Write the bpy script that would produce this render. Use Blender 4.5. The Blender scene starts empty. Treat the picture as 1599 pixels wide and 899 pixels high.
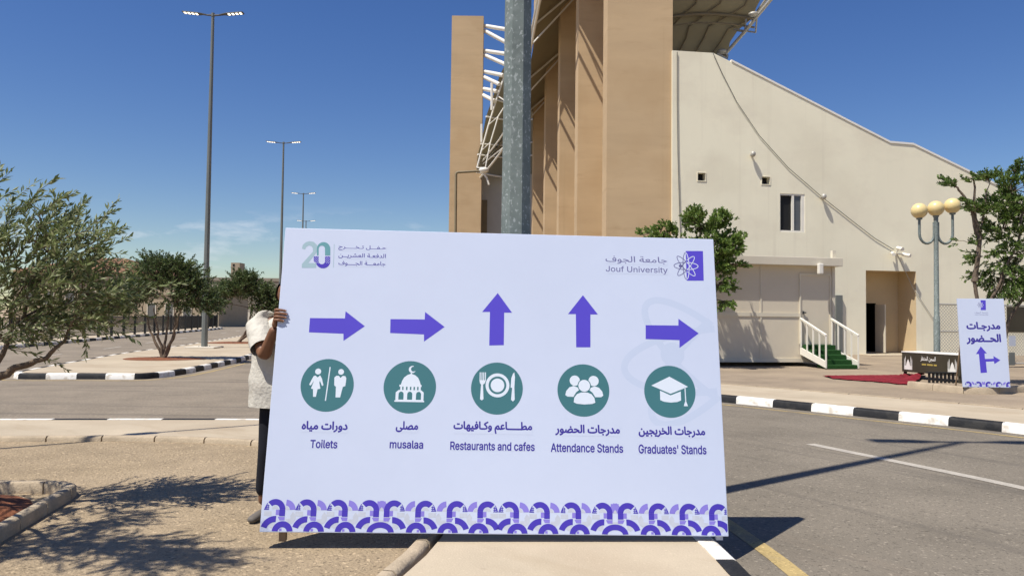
import bpy, bmesh, math, random
import numpy as np
from mathutils import Vector, Matrix, Quaternion
from mathutils.geometry import tessellate_polygon
R = math.radians
SC = bpy.context.scene
COL = SC.collection

# ---------------------------------------------------------------- camera
cd = bpy.data.cameras.new('camera'); cam = bpy.data.objects.new('camera', cd); COL.objects.link(cam)
CAM_Z, PITCH, ROLL, F = 1.5, 0.0354, 0.012, 1200.0
cd.sensor_width = 36; cd.lens = 36 * F / 1599; cd.clip_start = 0.05; cd.clip_end = 6000
RM = Matrix.Rotation(R(90) + PITCH, 3, 'X') @ Matrix.Rotation(ROLL, 3, 'Z')
cam.matrix_world = Matrix.Translation((0, 0, CAM_Z)) @ RM.to_4x4()
SC.camera = cam
# ---------------------------------------------------------------- sky, sun, exposure
SUN = Vector((.43, .325, -1.0)).normalized()
w = bpy.data.worlds.new('World'); SC.world = w; w.use_nodes = True
nt = w.node_tree; bg = nt.nodes['Background']
sky = nt.nodes.new('ShaderNodeTexSky'); sky.sky_type = 'NISHITA'; sky.sun_disc = False
sky.sun_elevation = R(61.7); sky.sun_rotation = R(233); sky.altitude = 600
sky.air_density = 1.15; sky.dust_density = 0.3; sky.ozone_density = 3.2
bg.inputs['Strength'].default_value = 0.084
# a few thin clouds low over the horizon
tc = nt.nodes.new('ShaderNodeTexCoord'); mp = nt.nodes.new('ShaderNodeMapping')
mp.inputs['Scale'].default_value = (7, 7, 24); nt.links.new(tc.outputs['Generated'], mp.inputs[0])
no = nt.nodes.new('ShaderNodeTexNoise'); no.inputs['Scale'].default_value = 1.3; no.inputs['Detail'].default_value = 7
no.inputs['Roughness'].default_value = .6
nt.links.new(mp.outputs[0], no.inputs['Vector'])
r1 = nt.nodes.new('ShaderNodeMapRange'); r1.inputs[1].default_value = .54; r1.inputs[2].default_value = .68
nt.links.new(no.outputs['Fac'], r1.inputs[0])
sx = nt.nodes.new('ShaderNodeSeparateXYZ'); nt.links.new(tc.outputs['Generated'], sx.inputs[0])
r2 = nt.nodes.new('ShaderNodeMapRange'); r2.inputs[1].default_value = .135; r2.inputs[2].default_value = .10
nt.links.new(sx.outputs['Z'], r2.inputs[0])
mu = nt.nodes.new('ShaderNodeMath'); mu.operation = 'MULTIPLY'; nt.links.new(r1.outputs[0], mu.inputs[0]); nt.links.new(r2.outputs[0], mu.inputs[1])
mu2 = nt.nodes.new('ShaderNodeMath'); mu2.operation = 'MULTIPLY'; mu2.inputs[1].default_value = .36; nt.links.new(mu.outputs[0], mu2.inputs[0])
mxs = nt.nodes.new('ShaderNodeMix'); mxs.data_type = 'RGBA'
hs = nt.nodes.new('ShaderNodeHueSaturation'); hs.inputs['Saturation'].default_value = 1.27; hs.inputs['Hue'].default_value = .516; nt.links.new(sky.outputs[0], hs.inputs['Color'])
nt.links.new(mu2.outputs[0], mxs.inputs['Factor']); nt.links.new(hs.outputs[0], mxs.inputs['A'])
mxs.inputs['B'].default_value = (9, 9.2, 9.8, 1)
nt.links.new(mxs.outputs['Result'], bg.inputs['Color'])
sd = bpy.data.lights.new('sun', 'SUN'); sd.energy = 5.0; sd.angle = R(.53); sd.color = (1, .955, .88)
so = bpy.data.objects.new('sun', sd); COL.objects.link(so); so.rotation_euler = SUN.to_track_quat('-Z', 'Y').to_euler()
so.location = (-20, -15, 40)
vs = SC.view_settings; vs.view_transform = 'Standard'; vs.look = 'None'; vs.exposure = 0.27; vs.gamma = 1; vs.use_curve_mapping = False

# ---------------------------------------------------------------- helpers
def ray(px, py): return RM @ Vector(((px - 799.5) / F, (449.5 - py) / F, -1))
CP = Vector((0, 0, CAM_Z))
def G(px, py, z=0.0):
    d = ray(px, py); return CP + d * ((z - CAM_Z) / d.z)
def D(px, py, y):
    d = ray(px, py); return CP + d * (y / d.y)
def srgb(r, g, b):
    f = lambda c: (c / 255 / 12.92) if c / 255 <= .04045 else ((c / 255 + .055) / 1.055) ** 2.4
    return (f(r), f(g), f(b))
ROOT = {}
class MB:
    def __init__(s): s.v = []; s.f = []; s.mi = []; s.m = 0
    def add(s, vs, fs):
        o = len(s.v); s.v += [Vector(p) for p in vs]
        for f in fs: s.f.append([o + i for i in f]); s.mi.append(s.m)
        return s
    def box(s, c, d, rot=None):
        c = Vector(c); h = Vector(d) / 2
        vs = [Vector((x * h.x, y * h.y, z * h.z)) for x in (-1, 1) for y in (-1, 1) for z in (-1, 1)]
        if rot is not None: vs = [rot @ v for v in vs]
        return s.add([c + v for v in vs], [(0, 1, 3, 2), (4, 6, 7, 5), (0, 4, 5, 1), (2, 3, 7, 6), (0, 2, 6, 4), (1, 5, 7, 3)])
    def hexa(s, a, b):   # a: 4 bottom points, b: 4 top points (same order)
        return s.add(list(a) + list(b), [(3, 2, 1, 0), (4, 5, 6, 7), (0, 1, 5, 4), (1, 2, 6, 5), (2, 3, 7, 6), (3, 0, 4, 7)])
    def tube(s, pts, r, n=8, caps=True, phase=0.0):
        pts = [Vector(p) for p in pts]
        if not hasattr(r, '__len__'): r = [r] * len(pts)
        rings = []; up = None
        for i, p in enumerate(pts):
            t = (pts[min(i + 1, len(pts) - 1)] - pts[max(i - 1, 0)]).normalized()
            if up is None:
                up = Vector((1, 0, 0)) if abs(t.x) < .9 else Vector((0, 1, 0))
            a = (up - t * up.dot(t)).normalized(); b = t.cross(a); up = a
            rings.append([p + (a * math.cos(q) + b * math.sin(q)) * r[i] for q in [phase + 2 * math.pi * k / n for k in range(n)]])
        vs = [v for rg in rings for v in rg]; fs = []
        for i in range(len(pts) - 1):
            for k in range(n):
                fs.append((i * n + k, i * n + (k + 1) % n, (i + 1) * n + (k + 1) % n, (i + 1) * n + k))
        if caps: fs.append(tuple(range(n - 1, -1, -1))); fs.append(tuple(range((len(pts) - 1) * n, len(pts) * n)))
        return s.add(vs, fs)
    def sphere(s, c, r, nu=16, nv=10):
        c = Vector(c); rr = r if hasattr(r, '__len__') else (r, r, r)
        vs = [c + Vector((0, 0, rr[2]))]; fs = []
        for i in range(1, nv):
            a = math.pi * i / nv
            for k in range(nu):
                b = 2 * math.pi * k / nu
                vs.append(c + Vector((rr[0] * math.sin(a) * math.cos(b), rr[1] * math.sin(a) * math.sin(b), rr[2] * math.cos(a))))
        vs.append(c - Vector((0, 0, rr[2]))); L = len(vs) - 1
        for k in range(nu):
            fs.append((0, 1 + k, 1 + (k + 1) % nu)); fs.append((L, L - nu + (k + 1) % nu, L - nu + k))
            for i in range(nv - 2):
                fs.append((1 + i * nu + k, 1 + (i + 1) * nu + k, 1 + (i + 1) * nu + (k + 1) % nu, 1 + i * nu + (k + 1) % nu))
        return s.add(vs, fs)
    def poly(s, pts, holes=()):
        loops = [[Vector(p) for p in pts]] + [[Vector(p) for p in h] for h in holes]
        tr = tessellate_polygon(loops); flat = [p for l in loops for p in l]
        return s.add(flat, [t for t in tr])
    def prism(s, pts, z0, z1, holes=()):
        pts = [Vector((p[0], p[1], 0)) for p in pts]
        tr = tessellate_polygon([pts]); n = len(pts)
        a = sum(pts[i].x * pts[(i + 1) % n].y - pts[(i + 1) % n].x * pts[i].y for i in range(n))
        vs = [(p.x, p.y, z1) for p in pts] + [(p.x, p.y, z0) for p in pts]
        fs = []
        for t in tr:
            q = [pts[i] for i in t]; ar = (q[1] - q[0]).cross(q[2] - q[0]).z
            fs.append(tuple(t) if ar > 0 else tuple(reversed(t)))
        for i in range(n):
            j = (i + 1) % n
            fs.append((i + n, j + n, j, i) if a > 0 else (i, j, j + n, i + n))
        return s.add(vs, fs)
    def build(s, name, mat, parent=None, smooth=None, kind=None, bevel=0):
        me = bpy.data.meshes.new(name); inv = Matrix.Identity(4)
        if parent is not None: inv = ROOT.get(parent, Matrix.Identity(4))
        me.from_pydata([inv @ v for v in s.v], [], s.f); me.update()
        for m in (mat if isinstance(mat, (list, tuple)) else [mat]): me.materials.append(m)
        if isinstance(mat, (list, tuple)): me.polygons.foreach_set('material_index', s.mi)
        if bevel:
            bm = bmesh.new(); bm.from_mesh(me); bmesh.ops.remove_doubles(bm, verts=bm.verts, dist=1e-5)
            es = [e for e in bm.edges if len(e.link_faces) == 2 and e.calc_face_angle(0) > .5]
            bmesh.ops.bevel(bm, geom=es, offset=bevel, segments=2, affect='EDGES', profile=.6, clamp_overlap=True)
            bm.to_mesh(me); bm.free()
        if smooth:
            me.polygons.foreach_set('use_smooth', [True] * len(me.polygons)); me.set_sharp_from_angle(angle=R(smooth))
        o = bpy.data.objects.new(name, me); COL.objects.link(o)
        if parent is not None: o.parent = parent; ROOT[o] = inv
        if kind: o['kind'] = kind
        return o
def tag(o, label, cat, group=None):
    o['label'] = label; o['category'] = cat
    if group: o['group'] = group
    return o
def thing(name, label, cat, loc=(0, 0, 0), group=None, mat=None):
    o = bpy.data.objects.new(name, None); COL.objects.link(o); o.empty_display_size = .3
    m = mat if mat is not None else Matrix.Translation(loc)
    o.matrix_world = m; ROOT[o] = m.inverted(); return tag(o, label, cat, group)
def children(o): return [c for c in bpy.data.objects if c.parent == o]
def copy_tree(o, parent=None):
    c = o.copy(); COL.objects.link(c)
    if parent is not None: c.parent = parent
    for ch in children(o): copy_tree(ch, c)
    return c
def smooth_line(pts, step=.4, closed=False):
    P = [Vector((p[0], p[1], 0)) for p in pts]; out = []
    n = len(P)
    for i in range(n if closed else n - 1):
        if closed: a, b, c, d = P[i - 1], P[i], P[(i + 1) % n], P[(i + 2) % n]
        else: a, b, c, d = P[max(i - 1, 0)], P[i], P[i + 1], P[min(i + 2, n - 1)]
        k = max(2, int((c - b).length / step))
        for j in range(k):
            t = j / k
            out.append(.5 * ((2 * b) + (c - a) * t + (2 * a - 5 * b + 4 * c - d) * t * t + (3 * b - a - 3 * c + d) * t ** 3))
    if not closed: out.append(P[-1])
    return out
def resample(L, step):
    out = [L[0].copy()]; acc = 0
    for a, b in zip(L, L[1:]):
        d = (b - a).length; pos = 0
        while acc + d - pos >= step:
            pos += step - acc; out.append(a.lerp(b, pos / d)); acc = 0
        acc += d - pos
    return out
def normals(L):
    out = []
    for i in range(len(L)):
        t = (L[min(i + 1, len(L) - 1)] - L[max(i - 1, 0)]).normalized(); out.append(Vector((-t.y, t.x, 0)))
    return out
def offset(L, d): return [p + n * d for p, n in zip(L, normals(L))]
def ribbon(L, z, wid, mb=None):
    mb = mb or MB(); a = offset(L, wid / 2); b = offset(L, -wid / 2); n = len(L)
    return mb.add([(p.x, p.y, z) for p in a] + [(p.x, p.y, z) for p in b], [(i + n, i + 1 + n, i + 1, i) for i in range(n - 1)])
def kerb(L, prof, seg, mb=None, gap=0.0, flip=0):
    """prof: (offset to the left of the line, z)"""
    sub = 3; Q = resample(L, seg / sub); N = normals(Q); mb = mb or MB(); np_ = len(prof)
    k = 0
    while (k + 1) * sub < len(Q):
        i0 = k * sub; rows = []
        for j in range(sub + 1):
            p = Q[i0 + j].copy(); nn = N[i0 + j]
            if gap and j in (0, sub):
                o = Q[i0 + (1 if j == 0 else sub - 1)]; p = p + (o - p).normalized() * gap / 2
            rows.append([Vector((p.x + nn.x * a, p.y + nn.y * a, z)) for a, z in prof])
        vs = [v for r in rows for v in r]; fs = []
        for j in range(sub):
            for q in range(np_ - 1):
                f = (j * np_ + q, (j + 1) * np_ + q, (j + 1) * np_ + q + 1, j * np_ + q + 1)
                fs.append(tuple(reversed(f)))
        fs.append(tuple(range(np_))); fs.append(tuple(range(sub * np_ + np_ - 1, sub * np_ - 1, -1)))
        mb.m = (k + flip) % 2; mb.add(vs, fs); k += 1
    mb.m = 0
    return mb

# ---------------------------------------------------------------- materials
def mat(name, col, rough=.7, metal=0, var=.15, vscale=1.5, bump=0, bscale=60, col2=None, spec=.3, stretch=None, speck=0, sscale=150, patch=None, pscale=.3, trans=0):
    m = bpy.data.materials.new(name); m.use_nodes = True; t = m.node_tree; b = t.nodes['Principled BSDF']
    b.inputs['Roughness'].default_value = rough; b.inputs['Metallic'].default_value = metal
    b.inputs['Specular IOR Level'].default_value = spec
    g = t.nodes.new('ShaderNodeNewGeometry'); vec = g.outputs['Position']
    if stretch:
        mp = t.nodes.new('ShaderNodeMapping'); mp.inputs['Scale'].default_value = stretch[:3]
        if len(stretch) > 3: mp.inputs['Rotation'].default_value = (0, 0, stretch[3])
        t.links.new(vec, mp.inputs[0]); svec = mp.outputs[0]
    else: svec = vec
    n = t.nodes.new('ShaderNodeTexNoise'); n.inputs['Scale'].default_value = vscale; n.inputs['Detail'].default_value = 6; n.inputs['Roughness'].default_value = .62
    t.links.new(svec, n.inputs['Vector'])
    rp = t.nodes.new('ShaderNodeValToRGB'); t.links.new(n.outputs['Fac'], rp.inputs[0])
    c2 = col2 or tuple(min(1, c * (1 + var)) for c in col); c1 = tuple(c * (1 - var) for c in col)
    rp.color_ramp.elements[0].position = .3; rp.color_ramp.elements[1].position = .7
    rp.color_ramp.elements[0].color = (*c1, 1); rp.color_ramp.elements[1].color = (*c2, 1)
    out = rp.outputs['Color']
    def mixin(out, noise_scale, lo, hi, colr, amt, v=vec, det=3):
        n2 = t.nodes.new('ShaderNodeTexNoise'); n2.inputs['Scale'].default_value = noise_scale; n2.inputs['Detail'].default_value = det
        t.links.new(v, n2.inputs['Vector'])
        mr = t.nodes.new('ShaderNodeMapRange'); mr.inputs[1].default_value = lo; mr.inputs[2].default_value = hi; mr.inputs[4].default_value = amt
        t.links.new(n2.outputs['Fac'], mr.inputs[0])
        mx = t.nodes.new('ShaderNodeMix'); mx.data_type = 'RGBA'; t.links.new(mr.outputs[0], mx.inputs['Factor'])
        t.links.new(out, mx.inputs['A']); mx.inputs['B'].default_value = (*colr, 1); return mx.outputs['Result']
    if patch: out = mixin(out, pscale, .5, .66, patch, .8, det=6)
    if speck:
        out = mixin(out, sscale, .58, .68, tuple(c * .35 for c in col), speck)
        out = mixin(out, sscale * .8, .6, .7, tuple(min(1, c * 2.0) for c in col), speck, v=vec)
    t.links.new(out, b.inputs['Base Color'])
    if bump:
        n3 = t.nodes.new('ShaderNodeTexNoise'); n3.inputs['Scale'].default_value = bscale; n3.inputs['Detail'].default_value = 4
        t.links.new(vec, n3.inputs['Vector'])
        bp = t.nodes.new('ShaderNodeBump'); bp.inputs['Strength'].default_value = bump; bp.inputs['Distance'].default_value = .02
        t.links.new(n3.outputs['Fac'], bp.inputs['Height']); t.links.new(bp.outputs[0], b.inputs['Normal'])
    return m
def leafmat(name, c1, c2, c3):
    m = bpy.data.materials.new(name); m.use_nodes = True; t = m.node_tree; b = t.nodes['Principled BSDF']
    g = t.nodes.new('ShaderNodeNewGeometry'); rp = t.nodes.new('ShaderNodeValToRGB')
    t.links.new(g.outputs['Random Per Island'], rp.inputs[0])
    rp.color_ramp.elements[0].color = (*c1, 1); rp.color_ramp.elements[1].color = (*c3, 1)
    e = rp.color_ramp.elements.new(.6); e.color = (*c2, 1)
    t.links.new(rp.outputs[0], b.inputs['Base Color']); b.inputs['Roughness'].default_value = .5
    b.inputs['Specular IOR Level'].default_value = .35
    tr = t.nodes.new('ShaderNodeBsdfTranslucent'); t.links.new(rp.outputs[0], tr.inputs['Color'])
    mx = t.nodes.new('ShaderNodeMixShader'); mx.inputs[0].default_value = .28
    t.links.new(b.outputs[0], mx.inputs[1]); t.links.new(tr.outputs[0], mx.inputs[2])
    t.links.new(mx.outputs[0], t.nodes['Material Output'].inputs['Surface'])
    return m
M = {}
M['ground'] = mat('desert_ground', (.36, .27, .175), .95, var=.2, vscale=.15, bump=.3, bscale=12)
M['asphalt'] = mat('asphalt', (.170, .137, .100), .9, var=.22, vscale=1.1, bump=.5, bscale=70, stretch=(.22, 1.9, 1, 0), speck=.6, sscale=48, patch=(.215, .172, .124), pscale=.3)
def streaks(m, sc, rot, col, lo, hi, amt, dz=0):
    t = m.node_tree; b = t.nodes['Principled BSDF']; src = b.inputs['Base Color'].links[0].from_socket
    g = t.nodes.new('ShaderNodeNewGeometry'); r_ = t.nodes.new('ShaderNodeVectorRotate'); r_.rotation_type = 'Z_AXIS'; r_.inputs['Angle'].default_value = rot
    t.links.new(g.outputs['Position'], r_.inputs['Vector'])
    mp = t.nodes.new('ShaderNodeMapping'); mp.inputs['Scale'].default_value = sc; mp.inputs['Location'].default_value = (dz, dz, 0); t.links.new(r_.outputs[0], mp.inputs[0])
    n = t.nodes.new('ShaderNodeTexNoise'); n.inputs['Scale'].default_value = 1; n.inputs['Detail'].default_value = 5; n.inputs['Roughness'].default_value = .65; t.links.new(mp.outputs[0], n.inputs['Vector'])
    mr = t.nodes.new('ShaderNodeMapRange'); mr.inputs[1].default_value = lo; mr.inputs[2].default_value = hi; mr.inputs[4].default_value = amt; t.links.new(n.outputs['Fac'], mr.inputs[0])
    mx = t.nodes.new('ShaderNodeMix'); mx.data_type = 'RGBA'; mx.inputs['B'].default_value = (*col, 1)
    t.links.new(mr.outputs[0], mx.inputs['Factor']); t.links.new(src, mx.inputs['A']); t.links.new(mx.outputs['Result'], b.inputs['Base Color']); return m
def asphalt(name, rot, col):
    m = mat(name, col, .9, var=.16, vscale=.9, bump=.5, bscale=70, speck=.65, sscale=42, patch=tuple(c * 1.25 for c in col), pscale=.35)
    streaks(m, (.10, 2.6, 1), rot, (.085, .074, .062), .54, .70, .55); streaks(m, (.06, 1.1, 1), rot, (.25, .20, .145), .55, .72, .45, 7.3)
    streaks(m, (1.3, 1.6, 1), rot, (.07, .062, .054), .66, .72, .5, 3.1)
    return m
M['asphalt'] = asphalt('asphalt', 0, (.225, .185, .136)); M['asphalt_bend'] = asphalt('asphalt_bend', R(58), (.185, .158, .120))
M['concrete'] = mat('pavement_concrete', (.44, .365, .26), .9, var=.10, vscale=.9, bump=.2, bscale=70, speck=.15, sscale=60, patch=(.39, .31, .215), pscale=.6)
streaks(M['concrete'], (.5, 1.4, 1), .6, (.33, .255, .165), .54, .70, .55); streaks(M['concrete'], (4, 5, 1), .2, (.26, .20, .14), .66, .74, .5, 2.0)
M['sand'] = mat('sandy_lot', (.315, .240, .150), .95, var=.14, vscale=2.2, bump=1, bscale=45, speck=.75, sscale=38, patch=(.37, .285, .185), pscale=.5)
M['dirt'] = mat('forecourt_dirt', (.27, .21, .145), .95, var=.18, vscale=.9, bump=.5, bscale=30, speck=.3, sscale=40, patch=(.36, .28, .19), pscale=.35)
M['red_soil'] = mat('red_soil', (.20, .075, .035), .95, var=.35, vscale=6, bump=.9, bscale=25)
M['curb_stone'] = mat('curb_stone', (.40, .32, .22), .9, var=.18, vscale=4, bump=.4, bscale=50, speck=.2, sscale=80)
M['kerb_white'] = mat('kerb_white_paint', (.80, .77, .70), .7, var=.06, vscale=5, bump=.25, bscale=50, patch=(.50, .43, .33), pscale=7)
M['kerb_black'] = mat('kerb_black_paint', (.012, .012, .013), .65, var=.3, vscale=5, bump=.25, bscale=50, patch=(.03, .028, .025), pscale=7)
M['line_white'] = mat('road_line_white', (.40, .36, .30), .85, var=.12, vscale=6, speck=.4, sscale=60)
M['line_yellow'] = mat('road_line_yellow', (.40, .295, .125), .85, var=.2, vscale=5, speck=.6, sscale=50, patch=(.25, .20, .13), pscale=4)
M['galv'] = mat('galvanised_steel', (.165, .195, .18), .55, metal=.1, var=.16, vscale=5, speck=.0, patch=(.22, .25, .235), pscale=14, bump=.05, bscale=30)
def galv_flakes(m):
    t = m.node_tree; b = t.nodes['Principled BSDF']; src = b.inputs['Base Color'].links[0].from_socket
    g = t.nodes.new('ShaderNodeNewGeometry'); mp = t.nodes.new('ShaderNodeMapping'); mp.inputs['Scale'].default_value = (1, 1, .7)
    t.links.new(g.outputs['Position'], mp.inputs[0])
    n = t.nodes.new('ShaderNodeTexNoise'); n.inputs['Scale'].default_value = 48; n.inputs['Detail'].default_value = 3; t.links.new(mp.outputs[0], n.inputs['Vector'])
    mr = t.nodes.new('ShaderNodeMapRange'); mr.inputs[1].default_value = .585; mr.inputs[2].default_value = .66; mr.inputs[4].default_value = .5; t.links.new(n.outputs['Fac'], mr.inputs[0])
    mx = t.nodes.new('ShaderNodeMix'); mx.data_type = 'RGBA'; mx.inputs['B'].default_value = (.52, .56, .54, 1)
    t.links.new(mr.outputs[0], mx.inputs['Factor']); t.links.new(src, mx.inputs['A']); t.links.new(mx.outputs['Result'], b.inputs['Base Color'])
galv_flakes(M['galv'])
M['lamp_grey'] = mat('lamp_pole_grey', (.17, .18, .165), .55, metal=.2, var=.08)
M['lamp_head'] = mat('lamp_head_dark', (.04, .042, .045), .5, var=.1)
M['fin'] = mat('fin_render_tan', (.50, .36, .21), .85, var=.085, vscale=.6, bump=.08, bscale=8, stretch=(.25, .25, 1.6), patch=(.46, .322, .18), pscale=.4)
M['wall'] = mat('wall_render_cream', (.83, .775, .59), .85, var=.022, vscale=.9, bump=.08, bscale=12, stretch=(.8, .8, .16), patch=(.765, .71, .535), pscale=.35)
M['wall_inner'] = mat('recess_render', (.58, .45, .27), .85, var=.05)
M['coping'] = mat('coping_white', (.78, .75, .68), .7, var=.05)
streaks(M['wall'], (2.2, 2.2, .07), 0, (.62, .56, .42), .56, .72, .35); streaks(M['wall'], (.35, .35, .5), .4, (.70, .63, .48), .52, .68, .4, 4.0)
streaks(M['fin'], (.5, .5, 2.4), 0, (.40, .275, .15), .56, .72, .45); streaks(M['fin'], (2.5, 2.5, .06), 0, (.38, .26, .14), .60, .74, .35, 5.0)
M['grey_wall'] = mat('grey_render', (.45, .44, .40), .85, var=.05)
M['white_steel'] = mat('white_painted_steel', (.72, .69, .62), .5, var=.05)
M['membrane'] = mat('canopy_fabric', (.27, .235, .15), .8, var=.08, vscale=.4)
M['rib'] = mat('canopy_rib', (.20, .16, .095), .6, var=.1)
M['cable'] = mat('cable_black', (.13, .12, .10), .6, var=.1)
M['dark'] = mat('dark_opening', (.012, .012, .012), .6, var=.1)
M['glass'] = mat('grey_glass', (.10, .10, .10), .15, var=.05, spec=.6)
M['cabin'] = mat('cabin_panel', (.66, .585, .45), .7, var=.05, vscale=.8, patch=(.62, .55, .42), pscale=.5)
M['cabin_trim'] = mat('cabin_trim', (.66, .60, .47), .6, var=.05)
M['white_rail'] = mat('white_rail', (.78, .74, .64), .5, var=.05)
M['green_carpet'] = mat('green_carpet', (.018, .075, .014), .95, var=.3, vscale=20, bump=.8, bscale=150)
M['red_carpet'] = mat('red_carpet', (.19, .010, .018), .95, var=.3, vscale=5, bump=.6, bscale=60)
M['globe'] = mat('cream_globe', (.74, .58, .27), .35, var=.05, vscale=3, spec=.5)
M['banner_black'] = mat('banner_black', (.050, .042, .026), .5, var=.2)
M['banner_white'] = mat('banner_white_print', (.75, .73, .66), .7, var=.03)
M['banner_gold'] = mat('banner_gold_print', (.40, .30, .07), .6, var=.1)
M['fence_black'] = mat('fence_black', (.018, .018, .018), .5, var=.1)
M['mesh_wire'] = mat('wire_galvanised', (.42, .40, .35), .5, metal=.3, var=.1)
M['panel'] = mat('vinyl_panel', (.545, .60, .735), .45, var=.02, vscale=1.2, bump=.10, bscale=3)
M['panel_edge'] = mat('vinyl_edge', (.66, .66, .70), .6, var=.04)
M['purple'] = mat('purple_print', (.085, .060, .50), .55, var=.02)
M['purple_deep'] = mat('purple_deep_print', (.062, .040, .40), .55, var=.02)
M['purple_light'] = mat('purple_light_print', (.24, .20, .62), .55, var=.04)
M['ink'] = mat('ink_indigo', (.045, .033, .27), .55, var=.02)
M['ink_grey'] = mat('ink_grey_violet', (.13, .125, .28), .55, var=.02)
M['teal'] = mat('teal_print', (.050, .165, .185), .55, var=.03)
M['teal_mid'] = mat('teal_mid_print', (.12, .30, .33), .55, var=.03)
M['teal_pale'] = mat('teal_pale_print', (.32, .45, .50), .55, var=.03)
M['print_white'] = mat('white_print', (.66, .72, .80), .55, var=.015)
M['print_grey'] = mat('grey_print', (.50, .53, .60), .55, var=.06, vscale=30)
M['print_shade'] = mat('watermark_print', (.495, .56, .70), .55, var=.015)
M['frame_wood'] = mat('frame_timber', (.25, .17, .10), .8, var=.2, vscale=8)
M['skin'] = mat('skin_brown', (.20, .095, .052), .5, var=.08, vscale=20)
M['nail'] = mat('nail_pink', (.36, .2, .15), .4, var=.05)
M['shirt'] = mat('shirt_offwhite', (.55, .52, .45), .9, var=.10, vscale=14, bump=.5, bscale=30, patch=(.49, .455, .39), pscale=9)
M['trousers'] = mat('trousers_dark', (.010, .011, .017), .85, var=.2, vscale=12)
M['hair'] = mat('hair_black', (.008, .007, .006), .6, var=.2, vscale=40)
M['shoe'] = mat('shoe_grey', (.13, .115, .10), .7, var=.15)
M['eye'] = mat('eye_white', (.6, .58, .55), .3, var=.02)
M['bark'] = mat('bark_olive', (.165, .120, .080), .9, var=.35, vscale=14, bump=.8, bscale=40)
M['bark_grey'] = mat('bark_grey', (.14, .105, .075), .9, var=.3, vscale=14, bump=.8, bscale=40)
M['olive'] = leafmat('olive_leaves', (.095, .125, .042), (.21, .255, .095), (.46, .48, .27))
M['olive_far'] = leafmat('olive_far_leaves', (.042, .068, .022), (.095, .135, .044), (.19, .23, .09))
M['green'] = leafmat('fresh_leaves', (.075, .130, .022), (.155, .240, .045), (.27, .36, .09))
M['green_dark'] = leafmat('dark_leaves', (.055, .100, .018), (.115, .185, .036), (.22, .30, .075))
M['bldg'] = mat('far_render', (.36, .29, .20), .9, var=.06)
M['bldg_grey'] = mat('far_grey_render', (.27, .235, .185), .9, var=.06)
M['tile'] = mat('far_roof_tile', (.20, .105, .06), .9, var=.2)
M['lowwall'] = mat('low_wall_cream', (.62, .56, .45), .9, var=.06)
def emis(name, col, st):
    m = bpy.data.materials.new(name); m.use_nodes = True; b = m.node_tree.nodes['Principled BSDF']
    b.inputs['Base Color'].default_value = (*col, 1); b.inputs['Emission Color'].default_value = (*col, 1); b.inputs['Emission Strength'].default_value = st; return m
M['led'] = emis('lit_led', (1, .86, .66), 2.2)

# ---------------------------------------------------------------- ground, roads, pavements
g = MB(); g.add([(-3000, -3000, -.16), (3000, -3000, -.16), (3000, 3000, -.16), (-3000, 3000, -.16)], [(0, 1, 2, 3)])
g.build('ground', M['ground'], kind='structure')
g = MB(); g.poly([(-60, -14, -.13), (-.3, -14, -.13), (-.3, 36, -.13), (-3, 40, -.13), (-22, 125, -.13), (-40, 125, -.13), (-30, 60, -.13), (-60, 22, -.13)])
g.build('road', M['asphalt'], kind='structure')
g = MB(); g.poly([(-.3, -14, -.13), (45, -14, -.13), (22, 14, -.13), (-.3, 36, -.13)]); g.build('road', M['asphalt_bend'], kind='structure')
outer = smooth_line([(6.2, -9), (4.2, -5), (2.7, -1.5), (1.95, 1.2), (1.6, 3.2), (1.45, 4.5), (1.42, 5.3), (1.15, 7.1), (.35, 8.8), (-1.0, 10.1), (-2.3, 10.72), (-3.5, 10.92), (-7, 10.62), (-14, 9.9), (-40, 7.5)])
inner = smooth_line([(-2.6, -9), (-1.8, -2), (-1.25, 1.5), (-.9, 3.5), (-.71, 4.46), (-.55, 5.28), (-.62, 6.3), (-1.1, 7.5), (-1.9, 8.42), (-2.86, 8.97), (-4.2, 9.2), (-5.96, 9.06), (-12, 8.5), (-40, 6.1)])
g = MB(); g.prism(offset(outer, .14) + list(reversed(offset(inner, -.1))), -.16, 0); g.build('pavement', M['concrete'], kind='structure')
g = MB(); g.poly([(p.x, p.y, -.045) for p in offset(inner, -.02)] + [(-40, -9, -.045)]); g.build('sandy_ground', M['sand'], kind='structure')
PRS = 0
PR = [(0, -.15), (.012, -.03), (.03, -.004), (.055, .006), (.16, .006), (.16, -.15)]
kerb(resample(outer, .05)[7:], PR, .72, flip=0).build('kerb', [M['kerb_white'], M['kerb_black']], kind='structure', smooth=50)
CR = [(-.06, -.09), (-.055, -.005), (-.03, .018), (.03, .018), (.055, -.005), (.06, -.09)]
kerb(inner, CR, .62, gap=.018).build('planting_kerb', [M['curb_stone'], M['curb_stone']], kind='structure', smooth=50)
ribbon(resample(offset(outer, -.40), .3)[:80], -.126, .13).build('yellow_edge_line', M['line_yellow'], kind='structure')
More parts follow.
